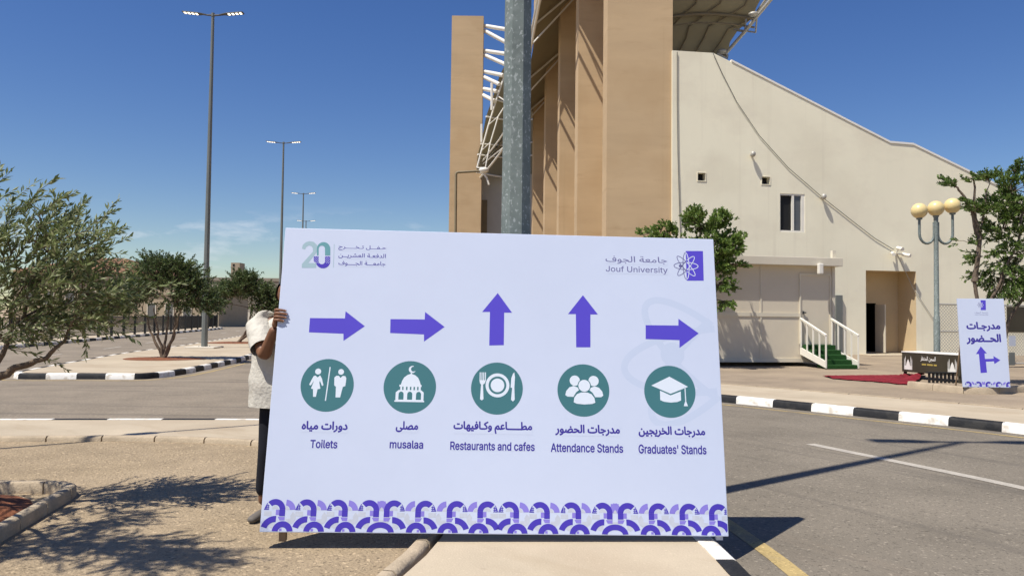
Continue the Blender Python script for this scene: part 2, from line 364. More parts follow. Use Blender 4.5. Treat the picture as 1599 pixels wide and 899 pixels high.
# far side of the road on the right: kerb, pavement strip, dirt forecourt
fark = smooth_line([(-22, 112), (-16, 84), (-11, 60), (-7.2, 44), (-5, 34), (-3.9, 27.5), (-2.6, 22.5), (-.4, 19), (2.0, 16.8), (4.13, 14.87), (5.85, 13.0), (7.43, 11.13), (9.3, 8.2), (10.7, 5), (11.8, 0), (12.8, -9)])
kerb(fark, PR, .74, flip=0).build('kerb', [M['kerb_white'], M['kerb_black']], kind='structure', smooth=50)
g = MB(); g.prism(offset(fark, .14) + list(reversed(offset(fark, 2.3))), -.16, 0); g.build('pavement', M['concrete'], kind='structure')
ribbon(resample(offset(fark, -.36), .4), -.126, .085).build('yellow_edge_line', M['line_yellow'], kind='structure')
g = MB(); g.prism(offset(fark, 2.3) + [Vector((60, -9, 0)), Vector((60, 112, 0))], -.16, -.012); g.build('forecourt', M['dirt'], kind='structure')
kerb(offset(fark, 2.35), [(-.05, -.02), (-.05, .012), (.05, .012), (.05, -.02)], 1.0, gap=.015).build('pavement_edging', [M['curb_stone'], M['curb_stone']], kind='structure')
cl = smooth_line([(3.91, 10.08), (4.5, 8.8), (5.03, 7.58), (5.4, 6.3), (5.7, 5.2)])
ribbon(cl, -.126, .15).build('lane_line', M['line_white'], kind='structure')
# median island on the left
isr = [(-8.75, 18.42), (-8.50, 19.2), (-8.48, 20.5), (-8.62, 22.5), (-8.99, 26.18), (-9.9, 31), (-11.3, 38), (-15.2, 56), (-20, 80), (-26, 108)]
isl_ = [(-29, 108), (-23.6, 80), (-18.6, 56), (-14.9, 36), (-13.9, 28), (-12.8, 22.4), (-12.15, 19.4), (-11.95, 18.6), (-11.5, 18.02)]
nose = smooth_line(isl_ + [(-10.2, 18.2), (-9.2, 18.28)] + isr, .4)
g = MB(); g.prism([p for p in offset(nose, .14)], -.16, 0); g.build('median_island', M['concrete'], kind='structure')
kerb(nose, PR, .66, flip=0).build('kerb', [M['kerb_white'], M['kerb_black']], kind='structure', smooth=50)
ribbon(offset(nose, -.34), -.126, .10).build('yellow_edge_line', M['line_yellow'], kind='structure')
# pavement and kerb along the fence
fk = smooth_line([(-60, 15), (-30, 19.5), (-22.5, 22), (-20.4, 25), (-20.4, 29), (-21, 33), (-22.4, 42), (-24.5, 56), (-26.8, 70), (-28.2, 75), (-31, 79), (-40, 83), (-60, 86)], .6)
fk = list(reversed(fk))
g = MB(); g.prism([p for p in offset(fk, -.14)] , -.16, 0); g.build('far_pavement', M['concrete'], kind='structure')
PL = [(0, -.15), (-.012, -.03), (-.03, -.004), (-.055, .006), (-.16, .006), (-.16, -.15)]
kerb(fk, [(-a, z) for a, z in reversed(PL)][::-1] if False else PL, .9).build('kerb', [M['kerb_white'], M['kerb_black']], kind='structure')
mb = MB()
mid = smooth_line([(-16.2, 26), (-17.3, 33), (-19.1, 42), (-21.6, 56), (-24.2, 70), (-26.5, 82)], .3)
mq = resample(mid, .3)
for i in range(0, len(mq) - 9, 22): ribbon(mq[i:i + 9], -.126, .13, mb)
mb.build('lane_line', M['line_white'], kind='structure')
def pit(c, r, ry=None, seed=0, m='red_soil', z=.004, h=.05):
    rnd = random.Random(seed); mb = MB(); n = 28; ry = ry or r; vs = [(c[0], c[1], z + h)]; rings = 4
    for k in range(1, rings + 1):
        for i in range(n):
            a = 2 * math.pi * i / n; q = k / rings * (1 + .06 * math.sin(3 * a + seed)) 
            vs.append((c[0] + r * q * math.cos(a), c[1] + ry * q * math.sin(a), z + (h * (1 - (k / rings) ** 2) + rnd.uniform(-.4, .4) * h * .6 if k < rings else 0)))
    fs = [(0, 1 + i, 1 + (i + 1) % n) for i in range(n)]
    for k in range(rings - 1):
        fs += [(1 + k * n + i, 1 + (k + 1) * n + i, 1 + (k + 1) * n + (i + 1) % n, 1 + k * n + (i + 1) % n) for i in range(n)]
    mb.add(vs, fs); return mb.build('soil_patch', M[m], kind='structure', smooth=60)
T2 = G(255, 560); T3 = G(372, 535)
pit(T2, 1.25, .95, 1, z=.006, h=.03); pit(T3, 1.6, 1.3, 2, z=.006, h=.03)

# ---------------------------------------------------------------- trees
def tree(name, label, cat, base, stems, blobs, L, W, tw, leafm, barkm, seed, r0=.06, group=None, twlen=.35, up=.5, spacing=.55, core=None, branch=True, clump=0):
    """stems: polylines (first point the base). blobs: (centre, radii, number of twigs)"""
    rnd = random.Random(seed); root = thing(name, label, cat, base, group)
    tk = MB(); tips = []
    for st in stems:
        P = [Vector(p) for p in st]; Q = [P[0]]
        for a, b in zip(P, P[1:]):
            for k in range(1, 5):
                q = a.lerp(b, k / 4); q += Vector((rnd.uniform(-1, 1), rnd.uniform(-1, 1), 0)) * .03 * (k < 4); Q.append(q)
        n = len(Q); rr = [r0 * (1 - .72 * i / (n - 1)) * (1.25 if i == 0 else 1) * rnd.uniform(.92, 1.08) for i in range(n)]
        tk.tube(Q, rr, 8); tips += [(Q[i], rr[i]) for i in range(n // 2, n)]
    lf = MB(); verts = lf.v; faces = lf.f
    cen = Vector(core) if core else sum((Vector(b[0]) for b in blobs), Vector()) / len(blobs)
    def leaf(p, d, l, w_):
        s = d.cross(Vector((rnd.gauss(0, 1), rnd.gauss(0, 1), rnd.gauss(0, 1))))
        if s.length < 1e-4: return
        s.normalize(); nn = d.cross(s); k = len(verts)
        verts.extend((p, p + d * l * .5 + s * w_ + nn * w_ * .25, p + d * l - nn * l * .06, p + d * l * .5 - s * w_ + nn * w_ * .25))
        faces.append((k, k + 1, k + 2)); faces.append((k, k + 2, k + 3)); lf.mi.extend((0, 0))
    for c, rad, nt_ in blobs:
        c = Vector(c); rad = Vector(rad)
        if branch:
            tp, tr = min(tips, key=lambda t: (t[0] - c).length)
            m1 = tp.lerp(c, .5) + Vector((rnd.uniform(-.1, .1), rnd.uniform(-.1, .1), rnd.uniform(0, .1)))
            tk.tube([tp, m1, c], [tr * .8, tr * .5, max(.006, tr * .3)], 6)
        cc_ = []
        if clump:
            for _ in range(max(2, nt_ // 7)):
                v = Vector((rnd.gauss(0, 1), rnd.gauss(0, 1), rnd.gauss(0, 1))).normalized() * rnd.random() ** .3; cc_.append(v)
        for j in range(nt_):
            v = Vector((rnd.gauss(0, 1), rnd.gauss(0, 1), rnd.gauss(0, 1))).normalized() * rnd.random() ** .45
            p = c + Vector((v.x * rad.x, v.y * rad.y, v.z * rad.z))
            if clump:
                q = rnd.choice(cc_); o_ = v * clump; p = c + Vector((q.x * rad.x, q.y * rad.y, q.z * rad.z)) + Vector((o_.x, o_.y, o_.z * .6)); v = v * .6 + q * .4
            d = ((p - cen).normalized() * .8 + v * .5 + Vector((rnd.gauss(0, .35), rnd.gauss(0, .35), up + rnd.gauss(0, .3)))).normalized()
            tl = twlen * rnd.uniform(.6, 1.35); nl = max(3, int(tl / (L * spacing)))
            bend = Vector((rnd.gauss(0, .2), rnd.gauss(0, .2), -rnd.uniform(0, .4)))
            pts = [p + d * tl * (q / nl) + bend * tl * (q / nl) ** 2 for q in range(nl + 1)]
            if branch and j % 4 == 0:
                tk.tube([c.lerp(p, .15), c.lerp(p, .6) + Vector((0, 0, .03)), p], [tw * 2.2, tw * 1.6, tw * 1.2], 4, caps=False)
            if branch: tk.tube([pts[0], pts[nl // 2], pts[-1]], [tw, tw * .8, tw * .4], 3, caps=False)
            for q in range(nl + 1):
                t = (pts[min(q + 1, nl)] - pts[max(q - 1, 0)]).normalized()
                for sgn in (0, 1):
                    o = t.cross(Vector((rnd.gauss(0, 1), rnd.gauss(0, 1), rnd.gauss(0, 1)))).normalized()
                    leaf(pts[q], (t * .8 + o * rnd.uniform(.35, .9)).normalized(), L * rnd.uniform(.7, 1.2), W * rnd.uniform(.8, 1.2))
    tk.build('trunk', barkm, root, smooth=60); lf.build('crown', leafm, root)
    return root
# near olive, mostly outside the frame on the left, with its planter
B = Vector((-4.35, 5.75, -.03))
def N(px, py, y): return D(px, py, y)
stems = [[B, (-4.3, 5.4, .7), (-4.1, 5.0, 1.5), (-4.1, 4.4, 2.4), (-4.0, 4.0, 3.1)],
         [B, (-4.2, 5.8, .45), (-3.98, 5.9, .95), (-3.9, 6.0, 1.35), (-3.7, 6.1, 1.7)],
         [B, (-4.25, 5.85, .5), (-4.25, 5.9, 1.0), (-4.3, 6.0, 1.6), (-4.4, 6.0, 2.2)],
         [B, (-4.5, 5.6, .6), (-4.6, 5.3, 1.2), (-4.5, 5.0, 1.7)],
         [(-3.98, 5.9, .95), (-3.83, 5.95, 1.05), (-3.62, 6.0, 1.12), (-3.5, 6.05, 1.3)]]
nb = []
for px, py, y, a, b, n in [(1000000, 0, 6, 0, 0, 0)][:0] + [(40, 465, 6.0, .30, .26, 66), (95, 430, 6.1, .30, .24, 66), (150, 440, 6.0, .26, .24, 60), (110, 490, 6.2, .28, .16, 50), (170, 480, 6.1, .20, .13, 34),
                        (90, 375, 6.0, .24, .18, 46), (140, 385, 6.1, .18, .14, 30), (30, 400, 5.9, .24, .22, 46), (85, 335, 6.0, .12, .12, 18), (170, 365, 6.1, .10, .08, 10),
                        (-20, 330, 5.8, .20, .28, 40), (-70, 420, 5.8, .32, .4, 60), (20, 520, 5.9, .22, .10, 20), (195, 452, 6.1, .10, .10, 14), (60, 500, 6.0, .24, .14, 34)]:
    c = N(px - 22, py + 12, y); nb.append((c, (a * .9, .42, b * .9), int(n * .60)))
nb += [((-4.7, 5.4, 2.1), (.5, .6, .35), 90), ((-4.1, 4.0, 3.3), (.65, .28, .25), 170), ((-3.62, 3.8, 3.3), (.40, .22, .2), 95), ((-4.6, 4.2, 2.9), (.5, .3, .3), 90), ((-5.3, 5.8, 2.1), (.5, .5, .4), 30), ((-4.3, 4.7, 2.9), (.35, .35, .25), 80)]
tree('olive_tree', 'nearest olive tree, long silvery leaves reaching into the left edge of the picture', 'tree', B, stems, nb, .068, .0085, .0032, M['olive'], M['bark'], 3, r0=.036, twlen=.30, up=.62, spacing=.36, core=(-4.3, 5.8, 1.5), group='olive trees on the left')
ring = resample([Vector((p[0], p[1], 0)) for p in ((-3.2, 4.1), (-3.43, 5.24), (-3.63, 6.42), (-3.70, 6.52), (-3.85, 6.56), (-5.6, 6.5), (-5.6, 4.0), (-3.2, 4.1))], .05)
kerb(ring, [(-.045, -.05), (-.042, .035), (-.026, .052), (.026, .052), (.042, .035), (.045, -.05)], .45, gap=.012).build('planter_edging', [M['curb_stone'], M['curb_stone']], kind='structure', smooth=50)
pit((-4.5, 5.4), .95, 1.05, 5, z=-.035, h=.12)
def standard_tree(name, label, base, H, crown, L, W, leafm, barkm, seed, stemtops, group, nt_=60, twlen=.4, r0=.07, up=.4):
    rnd = random.Random(seed); base = Vector(base); stems = []
    for (dx, dy, dz, kx) in stemtops:
        stems.append([base, base + Vector((dx * .25 + kx, dy * .3, dz * .35)), base + Vector((dx * .65 + kx * .5, dy * .7, dz * .7)), base + Vector((dx, dy, dz))])
    blobs = [(base + Vector(c), r, int(nt_ * k)) for c, r, k in crown]
    return tree(name, label, 'tree', base, stems, blobs, L, W, .006, leafm, barkm, seed, r0=r0, group=group, twlen=twlen, up=up, spacing=.42, core=base + Vector((0, 0, H * .55)))
cr = [((0, 0, 2.45), (.95, .8, .55), 1.6), ((-.75, .1, 2.2), (.65, .6, .5), 1.0), ((.8, .1, 2.2), (.6, .6, .55), 1.0), ((-.2, -.1, 2.9), (.6, .5, .25), .6), ((.45, 0, 2.8), (.5, .5, .25), .5),
      ((-1.15, .1, 1.75), (.35, .4, .3), .4), ((1.25, 0, 1.75), (.4, .4, .3), .45), ((.35, .1, 1.75), (.5, .5, .2), .4)]
standard_tree('olive_tree', 'many-stemmed olive tree in red soil just left of the tall street lamp', T2, 3.2, cr, .11, .021, M['olive_far'], M['bark'], 11,
              [(-.75, .1, 1.6, -.12), (.1, .1, 1.7, .02), (.55, 0, 1.7, .12), (-.3, -.1, 1.6, -.05), (.3, .2, 1.8, .2)], 'olive trees on the left', nt_=170, r0=.055, up=.3, twlen=.32)
cr3 = [((.25, 0, 2.6), (.95, .8, .55), 1.6), ((-.6, .1, 2.4), (.75, .6, .5), 1.1), ((1.1, .1, 2.35), (.7, .6, .5), 1.1), ((.2, -.1, 3.1), (.6, .5, .25), .6), ((1.7, .1, 2.0), (.6, .5, .5), .7), ((-1.15, .1, 2.0), (.5, .4, .35), .5), ((2.4, 0, 2.3), (.6, .5, .6), .6), ((1.0, 0, 1.7), (.7, .5, .25), .4)]
standard_tree('olive_tree', 'dark olive tree with one crooked stem, between street lamp and man', T3, 3.4, cr3, .14, .027, M['olive_far'], M['bark'], 12,
              [(.6, .1, 2.0, .35), (.95, .1, 1.9, .45)], 'olive trees on the left', nt_=170, r0=.075, up=.3, twlen=.36)

# ---------------------------------------------------------------- street lamps
def street_lamp(H, mt, head, label, px_base, group, lit=True, n=8):
    r = thing('street_lamp', label, 'street lamp', px_base, group); b = Vector(px_base)
    MB().tube([b + Vector((0, 0, 0)), b + Vector((0, 0, H))], [.128, .06], n, phase=math.pi / 8).build('pole', mt, r)
    mb = MB(); mb.box(b + Vector((0, 0, .012)), (.42, .42, .024))
    for sx in (-1, 1):
        for sy in (-1, 1): mb.tube([b + Vector((sx * .16, sy * .16, .02)), b + Vector((sx * .16, sy * .16, .09))], .016, 6)
    mb.build('base_plate', mt, r)
    MB().tube([b + Vector((0, 0, H)), b + Vector((0, 0, H + .14))], [.075, .07], 10).build('top_cap', mt, r)
    for s in (-1, 1):
        h = MB(); pts = [(.05, 0, .05, .05), (.25, .01, .055, .04), (.45, .05, .10, .03), (.6, .06, .15, .04), (1.25, .12, .15, .035), (1.28, .12, .12, .02)]
        ringv = []
        for x, dz, wy, th in pts:
            c = b + Vector((s * x, 0, H + .03 + dz + .02))
            ringv.append([c + Vector((0, -wy, -th / 2)), c + Vector((0, wy, -th / 2)), c + Vector((0, wy * .8, th / 2)), c + Vector((0, -wy * .8, th / 2))])
        vs = [v for q in ringv for v in q]; fs = []
        for i in range(len(pts) - 1):
            for k in range(4): fs.append((i * 4 + k, i * 4 + (k + 1) % 4, i * 4 + 4 + (k + 1) % 4, i * 4 + 4 + k))
        fs += [(3, 2, 1, 0), tuple(range(len(vs) - 4, len(vs)))]
        h.add(vs, fs); hd = h.build('lamp_head', head, r, bevel=.006)
        e = MB()
        for k in range(4):
            x = .68 + k * .16; c = b + Vector((s * x, 0, H + .03 + .06 + (x - .6) * .092 - .022 + .02))
            e.box(c, (.085, .16, .02), Matrix.Rotation(-s * .092, 3, 'Y'))
        e.build('led_array', M['led'], hd)
    return r
POLE = D(805, 365, 5.82); POLE.z = 0
street_lamp(13.9, M['galv'], M['lamp_head'], 'thick galvanised lamp post right behind the big sign, its top out of frame', POLE, 'double-arm street lamps')
L1 = G(319, 543)
l1 = street_lamp(13.85, M['lamp_grey'], M['lamp_head'], 'tallest double-arm street lamp, on the median between two olive trees', L1, 'double-arm street lamps')
mb = MB(); 
mb.prism([(L1.x - .6, L1.y - .55), (L1.x + .6, L1.y - .55), (L1.x + .6, L1.y + .55), (L1.x - .6, L1.y + .55)], 0, .06); mb.build('lamp_footing', M['lowwall'], l1, bevel=.02)
for (px, py, Y, lb) in [(437, 480, 56, 'second double-arm street lamp beyond the median, straight above the left edge of sign'),
                        (470, 480, 80, 'small distant double-arm street lamp above top left corner of sign, the taller of two'),
                        (475, 480, 104, 'farthest and smallest double-arm street lamp just above the top edge of sign')]:
    p = D(px, py, Y); p.z = 0; c = copy_tree(l1); c.location = p; c['label'] = lb
# slim pole out of frame on the left whose shadow crosses the sandy lot
SB = G(0, 700, -.045); SB = SB + Vector((-.43, -.325, 0)).normalized() * 1.6
sp = thing('utility_pole', 'slim steel pole with small box standing left of the sandy lot', 'pole', SB)
MB().tube([SB, SB + Vector((0, 0, 9.5))], [.035, .03], 10).build('pole', M['lamp_grey'], sp, smooth=40)
dz = (G(232, 682) - SB).length / .539
MB().box(SB + Vector((0, 0, dz)), (.16, .12, .5)).build('box', M['lamp_grey'], sp, bevel=.01)

# ---------------------------------------------------------------- printed artwork helpers (local sign frame: u right, v up, -y out of the face)
AR = {'ا':'ﺍﺎ','د':'ﺩﺪ','و':'ﻭﻮ','ر':'ﺭﺮ','ت':'ﺕﺖﺗﺘ','م':'ﻡﻢﻣﻤ','ي':'ﻱﻲﻳﻴ','ه':'ﻩﻪﻫﻬ','ص':'ﺹﺺﺻﺼ','ل':'ﻝﻞﻟﻠ','ى':'ﻯﻰ','ط':'ﻁﻂﻃﻄ','ع':'ﻉﻊﻋﻌ','ك':'ﻙﻚﻛﻜ','ف':'ﻑﻒﻓﻔ','ج':'ﺝﺞﺟﺠ','ح':'ﺡﺢﺣﺤ','ض':'ﺽﺾﺿﻀ','خ':'ﺥﺦﺧﺨ','ن':'ﻥﻦﻧﻨ','ة':'ﺓﺔ','ش':'ﺵﺶﺷﺸ','س':'ﺱﺲﺳﺴ','ق':'ﻕﻖﻗﻘ','ظ':'ﻅﻆﻇﻈ','ـ':'ــــ'}
def shape_ar(s):
    out = []
    for i, ch in enumerate(s):
        if ch not in AR: out.append(ch); continue
        f = AR[ch]; p = i > 0 and s[i - 1] in AR and len(AR[s[i - 1]]) == 4
        n = len(f) == 4 and i + 1 < len(s) and s[i + 1] in AR
        out.append(f[(2 if n else 0) + (1 if p else 0)])
    return ''.join(reversed(out))
def load_font(fn):
    try: return bpy.data.fonts.load(bpy.utils.system_resource('DATAFILES') + '/fonts/' + fn)
    except Exception: return None
SANS = load_font('Inter.woff2')
def outlines(text, arabic):
    c = bpy.data.curves.new('tmp', 'FONT'); c.body = text; c.resolution_u = 3
    if SANS and not arabic: c.font = SANS
    o = bpy.data.objects.new('tmp', c); COL.objects.link(o)
    cv = o.to_curve(bpy.context.evaluated_depsgraph_get()); loops = []
    for s in cv.splines:
        B_ = s.bezier_points; n = len(B_); pts = []
        for i in range(n):
            a, b = B_[i], B_[(i + 1) % n]; p0, p1, p2, p3 = a.co, a.handle_right, b.handle_left, b.co
            for j in range(6):
                t = j / 6; q = p0 * (1 - t) ** 3 + p1 * 3 * t * (1 - t) ** 2 + p2 * 3 * t * t * (1 - t) + p3 * t ** 3
                pts.append((q.x, q.y))
        if len(pts) > 2: loops.append(pts)
    o.to_curve_clear(); bpy.data.objects.remove(o); bpy.data.curves.remove(c)
    return loops
def spans(edges, y):
    """filled intervals of a horizontal line by the non-zero winding rule"""
    m = (edges[:, 1] <= y) != (edges[:, 3] <= y); e = edges[m]
    if len(e) == 0: return []
    x = e[:, 0] + (y - e[:, 1]) / (e[:, 3] - e[:, 1]) * (e[:, 2] - e[:, 0]); w_ = np.where(e[:, 3] > e[:, 1], 1, -1)
    o = np.argsort(x); k = 0; out = []
    for i in o:
        if k == 0: st = x[i]
        k += w_[i]
        if k == 0: out.append((st, x[i]))
    return out
def letter_strips(text, arabic, bold, N=72):
    E_ = np.array([(L[i - 1][0], L[i - 1][1], L[i][0], L[i][1]) for L in outlines(text, arabic) for i in range(len(L))])
    x0, x1 = E_[:, [0, 2]].min() - bold, E_[:, [0, 2]].max() + bold; y0, y1 = E_[:, [1, 3]].min() - bold, E_[:, [1, 3]].max() + bold
    rects = []
    for k in range(N):
        ya = y0 + (y1 - y0) * k / N; yb = y0 + (y1 - y0) * (k + 1) / N; yc = (ya + yb) / 2 + 1e-6
        iv = []
        for f in ((-1, -.5, 0, .5, 1) if bold else (0,)):
            wdt = bold * math.sqrt(max(0, 1 - f * f)); iv += [(a - wdt, b + wdt) for a, b in spans(E_, yc + f * bold)]
        iv.sort(); mg = []
        for a, b in iv:
            if mg and a <= mg[-1][1]: mg[-1][1] = max(mg[-1][1], b)
            else: mg.append([a, b])
        rects += [((a - x0) / (x1 - x0), (ya - y0) / (y1 - y0), (b - x0) / (x1 - x0), (yb - y0) / (y1 - y0)) for a, b in mg]
    return rects
EPS = 0.00025
class Art(MB):
    """flat print on a face: coordinates (u, v), lifted off the face by layer"""
    def __init__(s, layer, holder): super().__init__(); s.y = -.0215 - EPS * layer; s.M = holder
    def P(s, pts, holes=()):
        if len(pts) < 3: return s
        return s.poly([s.M @ Vector((p[0], s.y, p[1])) for p in pts], [[s.M @ Vector((p[0], s.y, p[1])) for p in h] for h in holes])
    def disc(s, c, r, n=40, ry=None): return s.P([(c[0] + r * math.cos(2 * math.pi * i / n), c[1] + (ry or r) * math.sin(2 * math.pi * i / n)) for i in range(n)])
    def arc(s, c, r0, r1, a0, a1, n=16):
        A = [R(a0 + (a1 - a0) * i / n) for i in range(n + 1)]
        return s.P([(c[0] + r1 * math.cos(a), c[1] + r1 * math.sin(a)) for a in A] + [(c[0] + r0 * math.cos(a), c[1] + r0 * math.sin(a)) for a in reversed(A)])
    def rect(s, u0, v0, u1, v1): return s.P([(u0, v0), (u1, v0), (u1, v1), (u0, v1)])
    def stroke(s, pts, wd, closed=False):
        n = len(pts); P = [Vector(p) for p in pts]; L_ = []; R_ = []
        for i in range(n):
            a = P[i - 1] if (closed or i > 0) else P[i]; b = P[(i + 1) % n] if (closed or i < n - 1) else P[i]
            t = (b - a).normalized(); q = Vector((-t.y, t.x)) * wd / 2; L_.append(P[i] + q); R_.append(P[i] - q)
        for i in range(n if closed else n - 1):
            j = (i + 1) % n; s.add([s.M @ Vector((p.x, s.y, p.y)) for p in (L_[i], R_[i], R_[j], L_[j])], [(0, 1, 2, 3)])
        return s
    def ellipse(s, c, a, b, rot, wd, n=48, keep=None):
        pts = []
        for i in range(n + 1):
            t = 2 * math.pi * i / n; x, y = a * math.cos(t), b * math.sin(t)
            pts.append((c[0] + x * math.cos(rot) - y * math.sin(rot), c[1] + x * math.sin(rot) + y * math.cos(rot)))
        run = []
        for p in pts + [None]:
            if p is not None and (keep is None or keep(p)): run.append(p)
            else:
                if len(run) > 1: s.stroke(run, wd)
                run = []
        return s
    def text(s, t, rect, bold=.0, arabic=False):
        (u0, v0), (u1, v1) = rect; m0 = s.m; yy = s.y
        s.m = 1; s.rect(u0 - .002, v0 - .002, u1 + .002, v1 + .002); s.m = 0; s.y -= EPS * .8
        for a, b, c, d in letter_strips(shape_ar(t) if arabic else t, arabic, bold):
            s.add([s.M @ Vector((u0 + (u1 - u0) * x, s.y, v0 + (v1 - v0) * y)) for x, y in ((a, b), (c, b), (c, d), (a, d))], [(0, 1, 2, 3)])
        s.m = m0; s.y = yy; return s
def frame_matrix(x, y, z, yaw, lean, roll):
    ex = Vector((math.cos(yaw) * math.cos(roll), math.sin(yaw) * math.cos(roll), math.sin(roll)))
    n = Vector((-math.sin(yaw), math.cos(yaw), 0)); ez = Vector((0, 0, math.cos(lean))) + n * math.sin(lean)
    ez = (ez - ex * ez.dot(ex)).normalized(); ey = ez.cross(ex)
    m = Matrix((ex, ey, ez)).transposed().to_4x4(); return Matrix.Translation((x, y, z)) @ m
# ---------------------------------------------------------------- the big sign
SW, SH = 3.101, 2.0775
SM = frame_matrix(-1.6273, 5.063, .07, .04403, .2023, -.00986) @ Matrix.Translation((0, .0215, 0))
BS = thing('event_sign', 'big white wayfinding board with purple arrows and five round teal icons, held by a man', 'sign', mat=SM)
SI = SM.inverted()
def S(px, py):
    d = SI.to_3x3() @ ray(px, py); o = SI @ CP; p = o + d * ((-.0215 - o.y) / d.y); return Vector((p.x, p.z))
def Sr(x0, y0, x1, y1):
    a, b, c, d = S(x0, y0), S(x1, y0), S(x0, y1), S(x1, y1)
    return ((a.x + c.x) / 2, (c.y + d.y) / 2), ((b.x + d.x) / 2, (a.y + b.y) / 2)
mb = MB(); mb.box(SM @ Vector((SW / 2, 0, SH / 2)), (SW, .043, SH), SM.to_3x3()); mb.build('panel', M['panel'], BS, bevel=.004)
fr = MB()
for u in (.03, SW / 2, SW - .03): fr.box(SM @ Vector((u, .042, SH / 2)), (.04, .04, SH - .02), SM.to_3x3())
for v in (.04, SH - .04): fr.box(SM @ Vector((SW / 2, .0415, v)), (SW - .12, .036, .04), SM.to_3x3())
fr.build('back_frame', M['frame_wood'], BS, bevel=.003)
for u, lm in ((.14, 'frame_wood'), (SW - .05, 'panel_edge')):
    p = SM @ Vector((u, .03, 0)); q = Vector((p.x, p.y - .0, .0 if u < 1 else .006)); top = SM @ Vector((u, .03, .02))
    MB().hexa([q + Vector((a, b, 0)) for a, b in ((-.022, -.02), (.022, -.02), (.022, .02), (-.022, .02))], [top + Vector((a, b, 0)) for a, b in ((-.022, -.02), (.022, -.02), (.022, .02), (-.022, .02))]).build('foot', M[lm], BS)
def crop(o, s): return lambda pts: [S(o[0] + x / s, o[1] + y / s) for x, y in pts]
c2 = crop((380, 340), 1.7975); c3 = crop((740, 340), 1.7975)
for f, pts in [(c2, [(187, 281), (285, 282), (287, 262), (341, 304), (281, 345), (281, 325), (184, 321)]), (c2, [(413, 284), (509, 285), (510, 264), (565, 306), (507, 347), (507, 327), (412, 323)]),
               (c3, [(67, 211), (107, 266), (85, 266), (84, 357), (43, 358), (45, 264), (23, 264)]), (c3, [(306, 217), (348, 271), (327, 271), (327, 363), (287, 363), (286, 270), (264, 270)]),
               (c3, [(482, 301), (574, 302), (574, 283), (631, 324), (577, 365), (577, 343), (482, 340)])]:
    Art(2, SM).P(f(pts)).build('arrow', M['purple'], BS)
# watermark atom behind the print
keep = lambda p: .0 < p[0] < SW - .015 and .30 < p[1] < SH - .02
wm = Art(.5, SM); cw = S(1112, 562)
for i, (a, b, rot) in enumerate(((.63, .22, .12), (.60, .20, -.72), (.60, .21, .80))): wm.y = -.0215 - EPS * (.4 + .15 * i); wm.ellipse(cw, a, b, rot, .048, 72, keep)
wm.y = -.0215 - EPS; wm.disc(S(1050, 553), .085); wm.build('watermark', M['print_shade'], BS)
# icons
def icon(c, r, o, s, cpx, rpx):
    cc = S(*c); rr = (S(c[0] + r, c[1]) - S(c[0] - r, c[1])).length / 2
    d = Art(2, SM).disc(cc, rr, 56).build('icon_disc', M['teal'], BS)
    k = rr / rpx
    return d, (lambda pts: [(cc.x + (x - cpx[0]) * k, cc.y - (y - cpx[1]) * k) for x, y in pts]), k
def pict(d, a): return a.build('pictogram', M['print_white'], d)
# toilets
d, f, k = icon((511, 601), 41.5, 0, 0, (270, 270), 220); a = Art(3, SM)
a.disc(f([(187, 157)])[0], 25 * k, 20).P(f([(165, 190), (187, 207), (205, 188), (222, 215), (238, 270), (228, 278), (207, 235), (203, 250), (215, 300), (192, 305), (183, 368), (160, 368), (155, 305), (138, 300), (158, 235), (135, 275), (120, 268), (150, 200)]))
a.stroke(f([(284, 118), (264, 400)]), 9 * k)
a.disc(f([(378, 157)])[0], 24 * k, 20).P(f([(340, 190), (362, 190), (376, 208), (393, 190), (415, 192), (425, 210), (420, 275), (400, 282), (383, 370), (345, 370), (343, 282), (328, 270), (325, 205)]))
pict(d, a)
# mosque
d, f, k = icon((640, 604), 41, 0, 0, (955, 285), 218); a = Art(3, SM)
cres = [(970 + 30 * math.cos(t), 137 - 30 * math.sin(t)) for t in [R(70 + i * 250 / 20) for i in range(21)]] + [(979 + 21 * math.cos(t), 134 - 21 * math.sin(t)) for t in [R(320 - i * 240 / 16) for i in range(17)]]
a.P(f(cres)).P(f([(880, 266), (888, 235), (905, 205), (930, 185), (955, 176), (962, 160), (969, 176), (995, 185), (1020, 205), (1035, 235), (1045, 266)])).P(f([(868, 266), (1052, 266), (1052, 282), (868, 282)]))
for x0, x1 in ((876, 892), (903, 924), (936, 956), (968, 986), (998, 1016), (1028, 1046)): a.P(f([(x0, 282), (x1, 282), (x1, 310), (x0, 310)]))
def arch(x): return [(x - 21, 390), (x - 21, 345)] + [(x - 21 * math.cos(R(t)), 345 - 22 * math.sin(R(t))) for t in range(20, 180, 20)] + [(x + 21, 345), (x + 21, 390)]
a.P(f([(840, 396), (840, 330), (865, 310), (1050, 310), (1072, 328), (1072, 396)]), [f(arch(x)) for x in (885, 957, 1030)]).P(f([(832, 396), (1078, 396), (1078, 408), (832, 408)]))
pict(d, a)
# plate and cutlery
d, f, k = icon((776, 606), 40.5, 0, 0, (453, 295), 213); a = Art(3, SM)
c = f([(457, 270)])[0]; a.arc(c, 73 * k, 98 * k, 0, 360, 48).disc(c, 56 * k, 36)
for x in (313, 328, 342, 356): a.P(f([(x - 4, 165), (x + 4, 165), (x + 4, 230), (x - 4, 230)]))
a.P(f([(308, 230), (361, 230), (352, 256), (338, 266), (344, 385), (330, 395), (316, 385), (322, 266), (312, 254)]))
a.P(f([(594, 160), (600, 200), (596, 285), (600, 385), (585, 400), (570, 385), (578, 290), (565, 285), (570, 210), (582, 175)])); pict(d, a)
